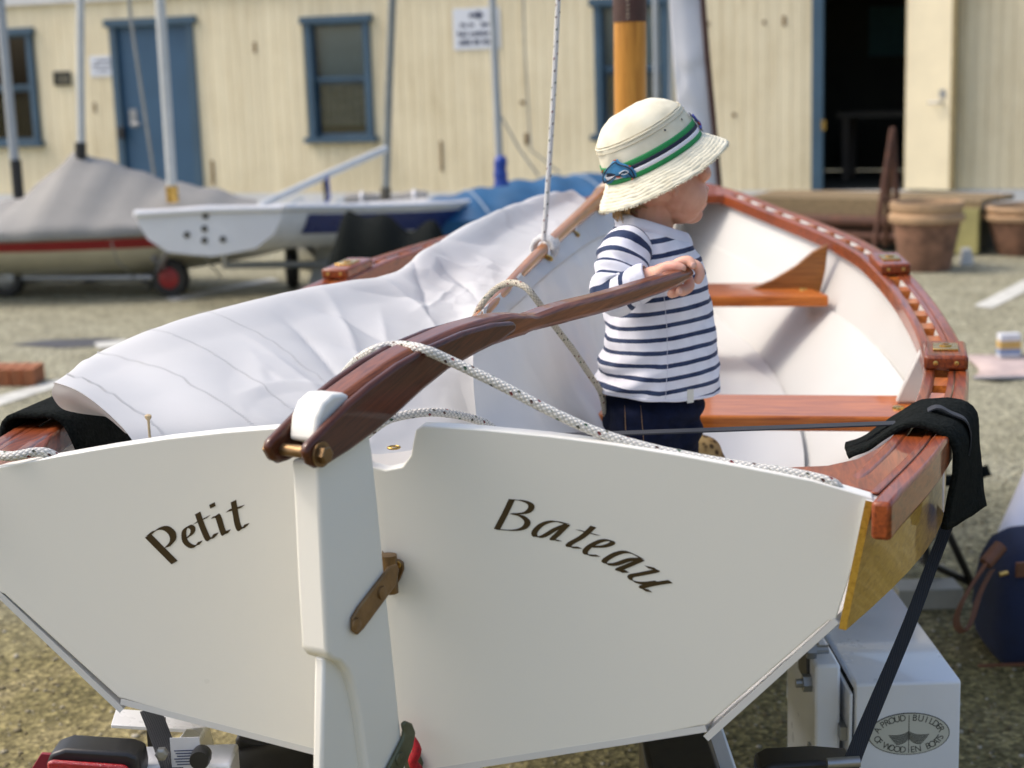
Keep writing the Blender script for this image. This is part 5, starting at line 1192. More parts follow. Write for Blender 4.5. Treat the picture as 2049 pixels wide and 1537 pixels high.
for s in (-1, 1):
    for k in range(7):
        f0, f1 = k / 7, (k + .68) / 7; pts = []
        for q in np.linspace(0, 1, 9):
            def rib(f_): 
                xx = s * ea * (.50 * (1 - .0 * f_)) * q * (1 - .42 * f_ ** 1.2 * (1 if q > 0 else 1)); return BC + V3(xx, -.0019, eb * (.02 + .0) - eb * .10 + eb * (.22 * (1 - q) ** 3) - eb * .50 * f_ * (1 - .25 * (1 - q)) + eb * .06 * q * q)
            pts.append((rib(f0), rib(f1)))
        mesh('badge_strake', *gridvf(np.array(pts)), DINK, badge)
# ---- felt pads over the gunwales and the webbing strap across the boat
def felt(near, far, un, uf, lab, side=1):
    A1 = spline(np.array([on_u(x, y, un) for x, y in near]), 40); B1 = spline(np.array([on_u(x, y, uf) for x, y in far]), 40)
    G = np.array([[A1[i] * (1 - q) + B1[i] * q for q in np.linspace(0, 1, 12)] for i in range(40)])
    for i in range(40):
        for j in range(12): G[i, j] += (Z_ + S_ * .5) * (.006 * mnoise.noise(Vector(G[i, j]) * 16) + .003 * mnoise.noise(Vector(G[i, j]) * 45))
    o = mesh('felt_pad', *gridvf(G), BLACKFELT, smooth=60, solid=.008); tag(o, lab, 'pad'); return G
FG = felt([(1697, 912), (1737, 896), (1785, 868), (1822, 852), (1868, 855), (1900, 872), (1914, 905), (1908, 960), (1896, 1010), (1886, 1062)],
     [(1692, 892), (1738, 872), (1785, 838), (1846, 806), (1888, 803), (1926, 806), (1953, 826), (1959, 870), (1960, 940), (1968, 1016)], .40, .62, 'black felt pad folded over the right gunwale')
# port side pad, mostly under the sail
pp = [bp(.5, -.56, -.25), bp(.5, -.60, -.15), bp(.5, -.63, -.085), bp(.5, -.68, -.078), bp(.5, -.725, -.085), bp(.5, -.74, -.14), bp(.5, -.745, -.24)]
C = spline(np.array(pp), 30); G = np.array([[c + A_ * q for q in np.linspace(-.12, .12, 10)] for c in C]); tag(mesh('felt_pad', *gridvf(G), BLACKFELT, smooth=60, solid=.008), 'black felt pad under the sail on the left gunwale', 'pad')
def ribbon(P, wv, th=.0022):
    P = np.asarray(P); T, N_, B_ = frames(P); V = []; F = []
    for p, t, w_ in zip(P, T, wv):
        w_ = np.asarray(w_); n = unit(np.cross(t, w_)) * th / 2; V += [p - w_ + n, p + w_ + n, p + w_ - n, p - w_ - n]
    m = len(P)
    for i in range(m - 1):
        for j in range(4): F.append([i * 4 + j, i * 4 + (j + 1) % 4, (i + 1) * 4 + (j + 1) % 4, (i + 1) * 4 + j])
    F += [[3, 2, 1, 0], [(m - 1) * 4 + k for k in range(4)]]
    return V, F
def webmat():
    m, N = newmat('black_webbing'); b = N.b; tc_ = N.n('ShaderNodeTexCoord'); wv = N.n('ShaderNodeTexWave', Scale=120.0, Distortion=.3); N.l(tc_.outputs['Object'], wv.inputs[0])
    N.l(ramp(N, wv.outputs[0], [(0, (.012, .013, .016)), (1, (.032, .035, .042))]), b.inputs['Base Color']); b.inputs['Roughness'].default_value = .7
    bm = N.n('ShaderNodeBump', Strength=.6, Distance=.001); N.l(wv.outputs[0], bm.inputs['Height']); N.l(bm.outputs[0], b.inputs['Normal']); return m
WEB = webmat()
gst = FG[14:26, 6]
c0 = on_u(860, 881, .45); c1 = on_u(1822, 846, .50)
mid = [c0 + (c1 - c0) * q for q in np.linspace(0, 1, 14)]
over = [p + Z_ * .009 + S_ * .004 for p in FG[16:30:3, 5]]
dn = [at(1903, 1020, 2.43), at(1900, 1040, 2.41), at(1865, 1130, 2.34), at(1815, 1260, 2.27), at(1760, 1390, 2.20), at(1702, 1530, 2.12), at(1690, 1580, 2.10)]
sm = MB()
sm.add(*ribbon(np.array(mid), [A_ * .0125] * len(mid)))
sm.add(*ribbon(spline(np.array([mid[-1]] + over), 24), [A_ * .0125] * 24))
wd0 = [unit(V3(.92, .25, .33)) * (.0135 + .006 * q) for q in np.linspace(0, 1, 40)]
sm.add(*ribbon(spline(np.array(dn), 40), wd0))
strap = tag(sm.build('tie_down_strap', WEB, smooth=40), 'black webbing strap across the dinghy and down to the trailer', 'strap')
rat = thing('strap_ratchet', 'black ratchet buckle at the foot of the right tie-down strap', 'buckle', at(1650, 1600, 2.12))
v, f = prismvf([at(1520, 1542, 2.12), at(1545, 1529, 2.12), at(1640, 1524, 2.12), at(1715, 1530, 2.12), at(1720, 1600, 2.12), at(1520, 1600, 2.12)], V3(0, .06, 0)); mesh('body', v, f, BLACKPL, rat, bevel=.006)
MB().tube([at(1655, 1528, 2.09), at(1720, 1524, 2.09)], .008, 12).build('spindle', STEEL, rat, smooth=40)
P = [at(300, 1420, 2.16), at(318, 1465, 2.10), at(345, 1540, 2.02), at(362, 1600, 2.0)]
tag(mesh('tie_down_strap', *ribbon(spline(np.array(P), 12), [V3(.0135, .004, .002)] * 12), WEB, smooth=40), 'short black strap from the hull down past the tail light', 'strap')
# ---- folding stool
st_ = thing('folding_stool', 'black folding camp stool standing behind the strap', 'stool', atz(1880, 1180, 0) * V3(1, 1, 0))
BT = plain('black_tube', (.02, .02, .022), .35)
for P in ([at(1715, 1228, 4.0), at(1905, 1030, 4.25), at(1945, 985, 4.3)], [at(1700, 1210, 4.5), at(1860, 1000, 4.6)], [at(1890, 1050, 4.25), atz(1945, 1168, 0.01)], [at(1850, 1080, 4.2), atz(1862, 1182, .01)], [at(1845, 1120, 4.3), at(1945, 1168, 4.42)]):
    tubeobj('leg', P, .011, BT, st_)
sg_ = [[at(1830 + 150 * q, 962 - 22 * q + 10 * math.sin(q * 3.1), 4.05 + .32 * p_) for q in np.linspace(0, 1, 8)] for p_ in (0, .5, 1)]
mesh('seat', *gridvf(np.array(sg_)), BLACKFELT, st_, solid=.03, smooth=50)
# ---- navy bag
bag = thing('duffel_bag', 'navy canvas duffel bag with brown leather handle', 'bag', atz(2030, 1345, 0))
NV = plain('navy_canvas', (.010, .018, .055), .85, var=.25, scale=20, bump=.5, bscale=200); LTH = plain('tan_leather', (.16, .062, .028), .55, var=.25, scale=20)
Yg = atz(1990, 1345, 0)[1]; rows = []
for z, xl, inset in ((0.0, 1962, .02), (.03, 1950, 0), (.10, 1944, 0), (.17, 1948, 0), (.23, 1956, .01), (.28, 1974, .03), (.305, 2000, .06), (.315, 2030, .085)):
    p = at(xl, 1200, Yg + .24); X0 = p[0]; X1 = X0 + .56 - 2 * (X0 - at(1944, 1200, Yg + .24)[0]); ya, yb2 = Yg + inset, Yg + .30 - inset; ring = []
    for k in range(40):
        a = 2 * math.pi * k / 40; ca, sa = math.cos(a), math.sin(a); ex = .35
        q = V3((X0 + X1) / 2 + (X1 - X0) / 2 * np.sign(ca) * abs(ca) ** ex, (ya + yb2) / 2 + (yb2 - ya) / 2 * np.sign(sa) * abs(sa) ** ex, z)
        q += V3(0, 1, 0) * .012 * mnoise.noise(Vector(q) * 9); ring.append(q)
    rows.append(ring + [ring[0]])
vb, fb = gridvf(np.array(rows)); mesh('body', vb, fb + [[(len(rows) - 1) * 41 + k for k in range(40)]], NV, bag, smooth=60)
hp_ = [at(1990, 1108, Yg - .005), at(1965, 1140, Yg - .03), at(1930, 1195, Yg - .05), at(1914, 1235, Yg - .055), at(1918, 1258, Yg - .055), at(1932, 1262, Yg - .05), at(1945, 1240, Yg - .04), at(1960, 1190, Yg - .02), at(1985, 1140, Yg - .006)]
C = spline(np.array(hp_), 40); mesh('handle', *ribbon(C, [V3(.008, .0, .004)] * 40, .006), LTH, bag, smooth=50, bevel=.0015)
mesh('handle_wrap', *tubevf([at(1972, 1128, Yg - .012), at(2003, 1092, Yg + .01)], .017, 12)[:2], LTH, bag, smooth=50)
MB().tube([at(2000, 1150, Yg + .002), at(2016, 1146, Yg + .004)], .006, 10).build('toggle', BRASS, bag, smooth=40)
MB().box(at(2045, 1140, Yg + .015), V3(.016, 0, 0), V3(0, .004, 0), Z_ * .02).build('leather_patch', LTH, bag, bevel=.003)
MB().box(at(2030, 1330, Yg - .004), V3(.09, 0, 0), V3(0, .004, 0), Z_ * .003).build('piping', LTH, bag)
pr_ = tag(mesh('paper_roll', *tubevf([at(2012, 1120, Yg + .5), at(2085, 950, Yg + .75)], .05, 20)[:2], plain('white_paper', (.68, .68, .74), .7, var=.05), smooth=50), 'white paper roll standing behind the navy bag', 'roll')
wl = tag(MB().box(atz(1920, 1262, .03) + V3(-.01, .3, 0), V3(.09, 0, 0), V3(0, .05, 0), Z_ * .03).build('timber_offcut', plain('pale_offcut', (.42, .4, .33), .8), bevel=.003), 'pale timber offcut on the ground left of the navy bag', 'timber')
cb_ = thing('cloth_bundle', 'tan mottled cloth bundle on the dinghy floor beside the small boy', 'cloth', bp(1.02, .40, -.42))
bc0 = at(1405, 925, 3.02); G = []
for i in range(20):
    row = []
    for j in range(24):
        th, ph = math.pi * i / 19, 2 * math.pi * j / 23; d_ = V3(math.sin(th) * math.cos(ph) * .05, math.sin(th) * math.sin(ph) * .05, math.cos(th) * .055); d_ = d_ * (1 + .25 * mnoise.noise(Vector(d_) * 22)); row.append(V3(bc0[0], bc0[1], bc0[2]) + d_)
    G.append(row)
def mottled():
    m, N = newmat('tan_mottled_cloth'); tc_ = N.n('ShaderNodeTexCoord'); vo = N.n('ShaderNodeTexVoronoi', Scale=70.0); N.l(tc_.outputs['Object'], vo.inputs['Vector'])
    N.l(ramp(N, vo.outputs[0], [(.25, (.07, .04, .015)), (.45, (.36, .24, .09)), (.8, (.42, .3, .13))]), N.b.inputs['Base Color']); N.b.inputs['Roughness'].default_value = .9; return m
MOT = mottled()
mesh('bundle_top', *gridvf(np.array(G)), MOT, cb_, smooth=180)
mesh('bundle_base', *lathevf([(.05, 0), (.062, .03), (.056, .08), (.03, max(.09, bc0[2] - bp(0, 0, -.42)[2]))], 20, V3(bc0[0], bc0[1], bp(0, 0, -.418)[2])), MOT, cb_, smooth=60)
# ================================================================== the small boy
YC = 2.82; KP = YC / F_PX * 1.005
FF = unit(V3(.965, .26, 0)); FR = V3(FF[1], -FF[0], 0)          # the way he faces; his right-hand side, towards us
def cp(x, y, d=0.0): return at(x, y, YC + d)
boy = thing('person', 'toddler in a striped top, jeans and cream sun hat holding the tiller', 'person', V3(cp(1310, 700)[0], YC, bp(0, 0, -.42)[2]))
def ico(n=3):
    b = bmesh.new(); bmesh.ops.create_icosphere(b, subdivisions=n, radius=1.0); V = np.array([v.co for v in b.verts]); b.verts.ensure_lookup_table(); F = [[v.index for v in f.verts] for f in b.faces]; b.free(); return V, F
ICO = ico(3)
def ell(c, rx, ry, rz, ax=FF, ay=FR, az=Z_): V = ICO[0]; return np.asarray(c) + V[:, :1] * rx * ax + V[:, 1:2] * ry * ay + V[:, 2:] * rz * az, ICO[1]
def limb(P, R, n=40):
    P = spline(np.array(P), n); R = np.interp(np.linspace(0, 1, n), np.linspace(0, 1, len(R)), R); mb = MB(); mb.tube(P, R, 16); mb.add(*ell(P[0], R[0], R[0], R[0])); mb.add(*ell(P[-1], R[-1], R[-1], R[-1])); return mb.V, mb.F
def fuse(shapes, voxel, it):
    mb = MB()
    for s in shapes: mb.add(*s)
    me = bpy.data.meshes.new('tmp'); me.from_pydata(mb.V, [], mb.F); ob = bpy.data.objects.new('tmp', me); COL.objects.link(ob)
    m = ob.modifiers.new('r', 'REMESH'); m.mode = 'VOXEL'; m.voxel_size = voxel
    if it: s = ob.modifiers.new('s', 'SMOOTH'); s.factor = .5; s.iterations = it
    dg = bpy.context.evaluated_depsgraph_get(); me2 = bpy.data.meshes.new_from_object(ob.evaluated_get(dg))
    V = np.zeros(len(me2.vertices) * 3); me2.vertices.foreach_get('co', V); F = [list(p.vertices) for p in me2.polygons]
    bpy.data.objects.remove(ob); bpy.data.meshes.remove(me); bpy.data.meshes.remove(me2); return V.reshape(-1, 3), F
def skinmat():
    m, N = newmat('fair_skin'); b = N.b; tc_ = N.n('ShaderNodeTexCoord'); nz = N.n('ShaderNodeTexNoise', Scale=16.0, Detail=4.0); N.l(tc_.outputs['Object'], nz.inputs['Vector'])
    N.l(ramp(N, nz.outputs[0], [(.3, (.60, .30, .21)), (.55, (.70, .40, .29)), (.75, (.66, .32, .25))]), b.inputs['Base Color'])
    b.inputs['Subsurface Weight'].default_value = .25; b.inputs['Subsurface Radius'].default_value = (.012, .004, .002); b.inputs['Subsurface Scale'].default_value = .5
    b.inputs['Roughness'].default_value = .55; b.inputs['Specular IOR Level'].default_value = .35
    n2 = N.n('ShaderNodeTexNoise', Scale=380.0, Detail=2.0); N.l(tc_.outputs['Object'], n2.inputs['Vector']); bm = N.n('ShaderNodeBump', Strength=.15, Distance=.001); N.l(n2.outputs[0], bm.inputs['Height']); N.l(bm.outputs[0], b.inputs['Normal']); return m
SKIN = skinmat()
k_ = KP
# head turned a little away; cheeks, jaw, chin, nose, lips, near ear, neck, shoulders, arms
HD = [ell(cp(1316, 335), 94 * k_, 76 * k_, 92 * k_), ell(cp(1352, 378), 60 * k_, 62 * k_, 58 * k_), ell(cp(1378, 392, -.022), 38 * k_, 34 * k_, 40 * k_), ell(cp(1380, 392, .03), 34 * k_, 34 * k_, 40 * k_),
      ell(cp(1382, 428, .012), 24 * k_, 26 * k_, 20 * k_), ell(cp(1360, 420, 0), 40 * k_, 42 * k_, 28 * k_), ell(cp(1398, 408, .012), 16 * k_, 20 * k_, 12 * k_), ell(cp(1408, 380, .055), 11 * k_, 11 * k_, 10 * k_), ell(cp(1400, 362, .05), 10 * k_, 9 * k_, 22 * k_),
      ell(cp(1400, 408, .03), 12 * k_, 17 * k_, 5 * k_), ell(cp(1398, 418, .03), 11 * k_, 16 * k_, 6 * k_), ell(cp(1394, 345, 0), 22 * k_, 55 * k_, 22 * k_)]
HD += [limb([cp(1312, 400), cp(1302, 450), cp(1296, 505)], [47 * k_, 45 * k_, 52 * k_])]
# ear
ec = cp(1348, 376, -.056); er = []
HD += [ell(ec, 10 * k_, 7 * k_, 15 * k_), ell(ec + V3(-.003, -.004, .004), 11 * k_, 3.5 * k_, 17 * k_), ell(ec + V3(.002, -.004, -.009), 7 * k_, 4.5 * k_, 7 * k_)]
TR = [ell(cp(1302, 560), 78 * k_, .085, 75 * k_), ell(cp(1312, 690), 88 * k_, .088, 100 * k_), ell(cp(1312, 800), 84 * k_, .088, 60 * k_)]
rY = TIP[1] - YC                                                   # depth of the tiller end relative to the boy
ARM = [(1250, 512, -.095), (1236, 556, -.125), (1234, 586, rY + .055), (1262, 576, rY + .045), (1308, 556, rY + .035)]
TR += [limb([cp(*p) for p in ARM], [.036, .033, .030, .026, .020])]
LARM = [(1295, 512, .095), (1300, 570, .12), (1312, 618, .125), (1352, 622, .10), (1384, 606, .07)]
TR += [limb([cp(*p) for p in LARM], [.036, .033, .030, .024, .019]), ell(cp(1396, 600, .065), .022, .018, .016)]
# right hand on the tiller
HN = [ell(cp(1330, 548, rY + .026), .026, .018, .019), ell(cp(1350, 540, rY + .022), .024, .019, .016)]
def fg(pts, r): return limb([cp(x, y, rY + d) for x, y, d in pts], r, 24)
HN += [fg([(1344, 536, .012), (1362, 525, .004), (1378, 522, -.002), (1386, 530, -.008)], [.0095, .0092, .0088, .0078]),
       fg([(1352, 538, .022), (1374, 528, .020), (1394, 532, .014), (1401, 548, .008), (1397, 560, .004)], [.0095, .0092, .009, .0085, .0075]),
       fg([(1350, 550, .030), (1372, 552, .040), (1380, 572, .034), (1366, 583, .016), (1362, 582, .004)], [.0095, .009, .0088, .0088, .008]),
       fg([(1338, 556, .034), (1354, 568, .040), (1356, 582, .030), (1344, 588, .016)], [.009, .0085, .0085, .0078]),
       fg([(1322, 544, .010), (1336, 534, -.004), (1352, 533, -.016), (1364, 537, -.02)], [.0105, .0098, .009, .0078])]
LF = [fg([(1396, 600, .22), (1408, 598, .21), (1412, 606, .20)], [.0085, .008, .007]), fg([(1392, 606, .21), (1404, 612, .20), (1406, 618, .19)], [.0085, .008, .007])]
V, F = fuse(HD + TR + HN, .0019, 3)
mesh('body', V, F, SKIN, boy, smooth=180)
# fingernails, eye, brow, lashes
NAIL = plain('fingernail', (.75, .45, .36), .3, var=.05)
for x, y, d in ((1399, 561, .0), (1387, 531, -.0145), (1361, 583, -.003)): mesh('fingernail', *ell(cp(x, y, rY + d), .0045, .002, .005), NAIL, boy, smooth=180)
eye = mesh('eye', *ell(cp(1402, 356, -.018), .006, .009, .008), plain('eye_white', (.6, .6, .6), .15), boy, smooth=180)
mesh('iris', *ell(cp(1407, 356, -.018), .0032, .005, .005), plain('grey_blue_iris', (.06, .1, .14), .1), eye, smooth=180)
LSH = plain('brown_lash', (.05, .03, .02), .8); lm = MB()
for q in range(7): lm.tube([cp(1407, 350 + q * .5, -.024 + q * .004), cp(1415, 348 + q, -.024 + q * .004), cp(1420, 343 + q, -.024 + q * .004)], .0005, 4)
lm.build('eyelashes', LSH, boy)
# fair hair at the nape
HAIR = plain('fair_hair', (.42, .27, .12), .6, var=.3, scale=60, stretch=(1, 1, 1))
hm = MB(); hr = random.Random(4)
for q in range(300):
    x = hr.uniform(1226, 1290); d = hr.uniform(-.042, .042); x0_ = 1232 + (x - 1226) * .9; y0_ = 400 + hr.uniform(-8, 10); L_ = hr.uniform(26, 42) * (1 - (x - 1226) / 100)
    P = [cp(x0_, y0_, d), cp(x0_ + hr.uniform(-4, 4) - 3, y0_ + L_ * .6, d - .004), cp(x0_ + hr.uniform(-6, 14), y0_ + L_, d + hr.uniform(-.006, .006))]
    hm.tube(spline(np.array(P), 5), [.0018, .0017, .0015, .001, .0004], 4)
ho = hm.build('hair', HAIR, boy, smooth=180); ho['kind'] = 'stuff'
# ---- striped top
def stripemat(name, period, duty, off=0.0):
    m, N = newmat(name); b = N.b; a = N.n('ShaderNodeAttribute', _attribute_name='stripe')
    tc_ = N.n('ShaderNodeTexCoord'); nz = N.n('ShaderNodeTexNoise', Scale=260.0, Detail=2.0); N.l(tc_.outputs['Object'], nz.inputs['Vector'])
    def mt(op, p, q):
        x = N.n('ShaderNodeMath', _operation=op)
        for i, v in enumerate((p, q)):
            if hasattr(v, 'links'): N.l(v, x.inputs[i])
            else: x.inputs[i].default_value = v
        return x.outputs[0]
    s = mt('FRACT', mt('ADD', mt('DIVIDE', mt('ADD', a.outputs['Fac'], mt('MULTIPLY', mt('SUBTRACT', nz.outputs[0], .5), .0008)), period), off), 0)
    f = mt('LESS_THAN', s, duty)
    n2 = N.n('ShaderNodeTexNoise', Scale=40.0, Detail=4.0); N.l(tc_.outputs['Object'], n2.inputs['Vector'])
    cw = ramp(N, n2.outputs[0], [(.3, (.66, .66, .71)), (.7, (.76, .76, .80))]); cn = ramp(N, n2.outputs[0], [(.3, (.018, .028, .07)), (.7, (.045, .065, .125))])
    mx = N.n('ShaderNodeMix', _data_type='RGBA'); N.l(f, mx.inputs[0]); N.l(cw, mx.inputs[6]); N.l(cn, mx.inputs[7]); N.l(mx.outputs[2], b.inputs['Base Color'])
    b.inputs['Roughness'].default_value = .9; b.inputs['Specular IOR Level'].default_value = .15; b.inputs['Sheen Weight'].default_value = .1
    bm = N.n('ShaderNodeBump', Strength=.25, Distance=.001); N.l(nz.outputs[0], bm.inputs['Height']); N.l(bm.outputs[0], b.inputs['Normal']); return m
def attr(o, vals): a = o.data.attributes.new('stripe', 'FLOAT', 'POINT'); a.data.foreach_set('value', np.asarray(vals, float))
JER = stripemat('navy_striped_jersey', .0236, .33)
rings = [(803, 1204, 1430, .106, .0), (797, 1203, 1432, .107, 0), (770, 1205, 1432, .107, 0), (720, 1211, 1430, .106, 0), (660, 1215, 1423, .104, 0), (600, 1215, 1413, .102, 0), (560, 1212, 1405, .102, .05), (525, 1212, 1397, .101, .12), (500, 1218, 1391, .094, .2), (482, 1229, 1384, .082, .27), (468, 1240, 1374, .068, .33), (460, 1248, 1364, .058, .36)]
RG = np.array([[np.interp(t, np.linspace(0, 1, len(rings)), [r[i] for r in rings]) for i in range(5)] for t in np.linspace(0, 1, 90)])
na = 120; G = []; ST = []
for (y, xl, xr, dh, tilt) in RG:
    y = y if y < 560 else 560 + (y - 560) * .9
    c = cp((xl + xr) / 2, y); hx = (xr - xl) / 2 * KP; row = []; sr = []
    for k in range(na):
        a = 2 * math.pi * k / na; ca, sa = math.cos(a), math.sin(a); ex = .85
        fx = hx * np.sign(ca) * abs(ca) ** ex; fy = dh * np.sign(sa) * abs(sa) ** ex
        p = c + FF * fx + FR * fy + Z_ * (-tilt * fx)
        hem = max(0, (y - 740) / 60); p += Z_ * hem * .012 * max(0, -ca)
        zr = p[2]; q = Vector(p)
        dn_ = .0052 * mnoise.noise(q * 17) + .0046 * (1 - abs(mnoise.noise(Vector((q.x * 9, q.y * 9, q.z * 22 - q.x * 14))) * 2)) * (.5 + .5 * max(0, -ca)) + .003 * mnoise.noise(q * 38)
        low = max(0, min(1, (y - 640) / 120)); dn_ += low * max(0, -ca) * .006 * math.sin((p[2] - fx * .7) * 150)
        p = p + unit(FF * ca + FR * sa) * dn_
        row.append(p); sr.append(zr - .16 * fx + .006 * math.cos(a * 1.0 + .6) + .0035 * mnoise.noise(q * 9) - low * .02 * max(0, -ca - .3))
    G.append(row); ST.append(sr)
Gm = np.array(G); V = Gm.reshape(-1, 3); F = []
for i in range(len(G) - 1):
    for k in range(na): a, b = i * na + k, i * na + (k + 1) % na; F.append([a, b, b + na, a + na])
shirt = mesh('striped_top', V, F, JER, boy, smooth=180, solid=.003); attr(shirt, np.array(ST).ravel())
# side seam, hem tag
hp2 = [Gm[i, 34] + unit(FR) * .002 for i in range(2, 62, 2)]
mesh('side_seam', *tubevf(hp2, .0005, 5)[:2], plain('seam_grey', (.58, .58, .64), .9), shirt, smooth=180)
hc = Gm[2, 27]; MB().box(hc + FR * .003 + Z_ * .004, unit(np.array(Gm[2, 26]) - Gm[2, 28]) * .0065, FR * .0012, Z_ * .012).build('hem_tag', plain('cream_tag', (.6, .58, .5), .8), shirt)
WJ = plain('white_jersey', (.68, .68, .74), .9, var=.05, scale=40, bump=.3, bscale=300)
NJ = plain('navy_jersey', (.03, .045, .095), .9, var=.3, scale=60)
hr_ = Gm[1].copy(); mesh('hem', *tubevf([p - Z_ * .001 for p in hr_] + [hr_[0]], .0035, 8)[:2], WJ, shirt, smooth=180)
# ribbed collar
cc = [np.array(p) for p in Gm[-1]]; c0 = np.mean(cc, axis=0); mbp = []
for q, (s, dz) in enumerate([(1.20, -.013), (1.235, -.004), (1.17, .006), (1.08, .012), (1.0, .010), (1.02, -.004)]): mbp.append([c0 + (p - c0) * s + Z_ * (dz) for p in cc] + [c0 + (cc[0] - c0) * s + Z_ * dz])
mesh('collar', *gridvf(fine(np.array(mbp), 16, 120)), WJ, shirt, smooth=180)
def sleeve(arm, rad, name):
    C = spline(np.array([cp(*p) for p in arm]), 60); R = np.interp(np.linspace(0, 1, 60), np.linspace(0, 1, len(rad)), rad); T, N_, B_ = frames(C); G = []; ST = []; s = np.r_[0, np.cumsum(np.linalg.norm(np.diff(C, axis=0), axis=1))]
    for i in range(60):
        row = []
        for k in range(48):
            a = 2 * math.pi * k / 48; d = math.cos(a) * N_[i] + math.sin(a) * B_[i]; p = C[i] + d * R[i]; q = Vector(p)
            w_ = .004 * mnoise.noise(q * 26) + .0045 * math.sin(s[i] * 190 + 2.2 * math.sin(a + s[i] * 20)) * max(.15, math.sin(math.pi * min(1, i / 45))) * .8
            row.append(p + d * w_); ST.append(s[i] + .008 * math.sin(a + .5) + .004 * mnoise.noise(q * 14))
        G.append(row)
    Gs = np.array(G); V = Gs.reshape(-1, 3); F = []
    for i in range(59):
        for k in range(48): a, b = i * 48 + k, i * 48 + (k + 1) % 48; F.append([a, b, b + 48, a + 48])
    o = mesh(name, V, F, stripemat(name + '_stripes', .0225, .33, .35), shirt, smooth=180, solid=.003); attr(o, ST)
    cu_ = [list(r) + [r[0]] for r in Gs[50:]]; 
    mesh('cuff', *gridvf(np.array([[C[50 + i] + (p - C[50 + i]) * 1.07 for p in r] for i, r in enumerate(cu_)])), WJ, o, smooth=180, solid=.003)
sleeve([(1258, 496, -.07)] + ARM[:-1] + [(1300, 560, rY + .036)], [.043, .045, .041, .039, .032, .026], 'sleeve')
sleeve([(1290, 498, .07)] + LARM[:-1] + [(1374, 612, .08)], [.046, .047, .042, .038, .032, .027], 'sleeve')
# ---- jeans and shoes
DEN = plain('dark_denim', (.0045, .0075, .022), .9, var=.5, scale=50, bump=.4, bscale=500, spec=.15)
zfl = bp(0, 0, -.415)[2]
hips = [ell(cp(1310, 805), 102 * k_, .098, 62 * k_), ell(cp(1296, 838), 92 * k_, .096, 60 * k_)]
lr = cp(1290, 850, -.045); ll = cp(1320, 850, .045)
def foot(p, dx): return V3(p[0] + dx, p[1], zfl)
fr_, fl_ = foot(lr, -.005), foot(ll, .02)
hips += [limb([lr, (lr + fr_) / 2 + FF * .012 + Z_ * .02, fr_ + Z_ * .035], [.064, .054, .045]), limb([ll, (ll + fl_) / 2 + FF * .012 + Z_ * .02, fl_ + Z_ * .035], [.064, .054, .045]), ell(cp(1352, 850, 0), 50 * k_, .07, 62 * k_)]
V, F = fuse(hips, .004, 4)
V = np.array([p + unit(p - cp(1300, 900)) * (.0025 * mnoise.noise(Vector(p) * 24) + .002 * math.sin(p[2] * 160 + 5 * p[0])) for p in V])
jean = mesh('jeans', V, F, DEN, boy, smooth=180)
from mathutils.bvhtree import BVHTree
bv = BVHTree.FromPolygons([Vector(p) for p in V], F)
OTH = plain('orange_thread', (.40, .24, .10), .8); jm = MB()
for x0_, x1_, ya, yb in ((1250, 1252, 812, 860), (1282, 1290, 812, 905)):
    for q in np.linspace(0, 1, 26):
        x, y = x0_ + (x1_ - x0_) * q, ya + (yb - ya) * q; d = unit(ray(x, y)); h = bv.ray_cast(Vector(EYE), Vector(d))[0]
        if h is not None: h = np.array(h) - d * .0006; jm.tube([h, h - Z_ * .0022], .0006, 4)
if jm.V: so = jm.build('stitching', OTH, jean); so['kind'] = 'stuff'
SHOE = plain('tan_shoe', (.34, .22, .09), .7, var=.25, scale=30)
for p in (fr_, fl_):
    Vs, Fs = fuse([ell(p + FF * .035 + Z_ * .022, .062, .032, .024), ell(p - FF * .005 + Z_ * .035, .038, .033, .036)], .003, 3); mesh('shoe', Vs, Fs, SHOE, boy, smooth=180)
# ---- bucket hat, pushed back
TL = math.radians(27); HZ = unit(Z_ * math.cos(TL) - FF * math.sin(TL)); HF = unit(FF * math.cos(TL) + Z_ * math.sin(TL)); HR_ = FR.copy()
HZ2 = unit(HZ + HR_ * -.03); hc_ = cp(1307, 314)
RX, RY = .0915, .081
def hatP(a, r, z, ex=1.0): return hc_ + HF * (RX * r * math.cos(a)) + HR_ * (RY * r * math.sin(a)) + HZ2 * z
def clothmat():
    m, N = newmat('cream_cotton'); b = N.b; uvn = N.n('ShaderNodeUVMap'); tc_ = N.n('ShaderNodeTexCoord')
    nz = N.n('ShaderNodeTexNoise', Scale=30.0, Detail=5.0); N.l(tc_.outputs['Object'], nz.inputs['Vector'])
    N.l(ramp(N, nz.outputs[0], [(.3, (.64, .60, .45)), (.7, (.76, .73, .58))]), b.inputs['Base Color']); b.inputs['Roughness'].default_value = .9; b.inputs['Specular IOR Level'].default_value = .15
    n2 = N.n('ShaderNodeTexNoise', Scale=420.0, Detail=2.0); N.l(tc_.outputs['Object'], n2.inputs['Vector']); bm = N.n('ShaderNodeBump', Strength=.3, Distance=.001); N.l(n2.outputs[0], bm.inputs['Height']); N.l(bm.outputs[0], b.inputs['Normal']); return m
COT = clothmat(); nh = 160
hat = None
prof = [(.0, .095), (.25, .0935), (.5, .089), (.68, .081), (.80, .071), (.872, .062), (.905, .057), (.915, .052), (.925, .047), (.95, .036), (.975, .022), (.995, .008), (1.0, -.006)]
def hatsurf(prof, n_, wr):
    PR = spline(np.array([(r * .1, z, 0) for r, z in prof]), n_); G = []
    for r10, z, _ in PR:
        row = []
        for k in range(nh + 1):
            a = 2 * math.pi * (k % nh) / nh; p = hatP(a, max(r10 * 10, .001), z); q = Vector(p); d = unit(p - hc_ + HZ * .02)
            row.append(p + d * (wr * mnoise.noise(q * 24) + wr * .5 * mnoise.noise(q * 60)))
        G.append(row)
    return np.array(G)
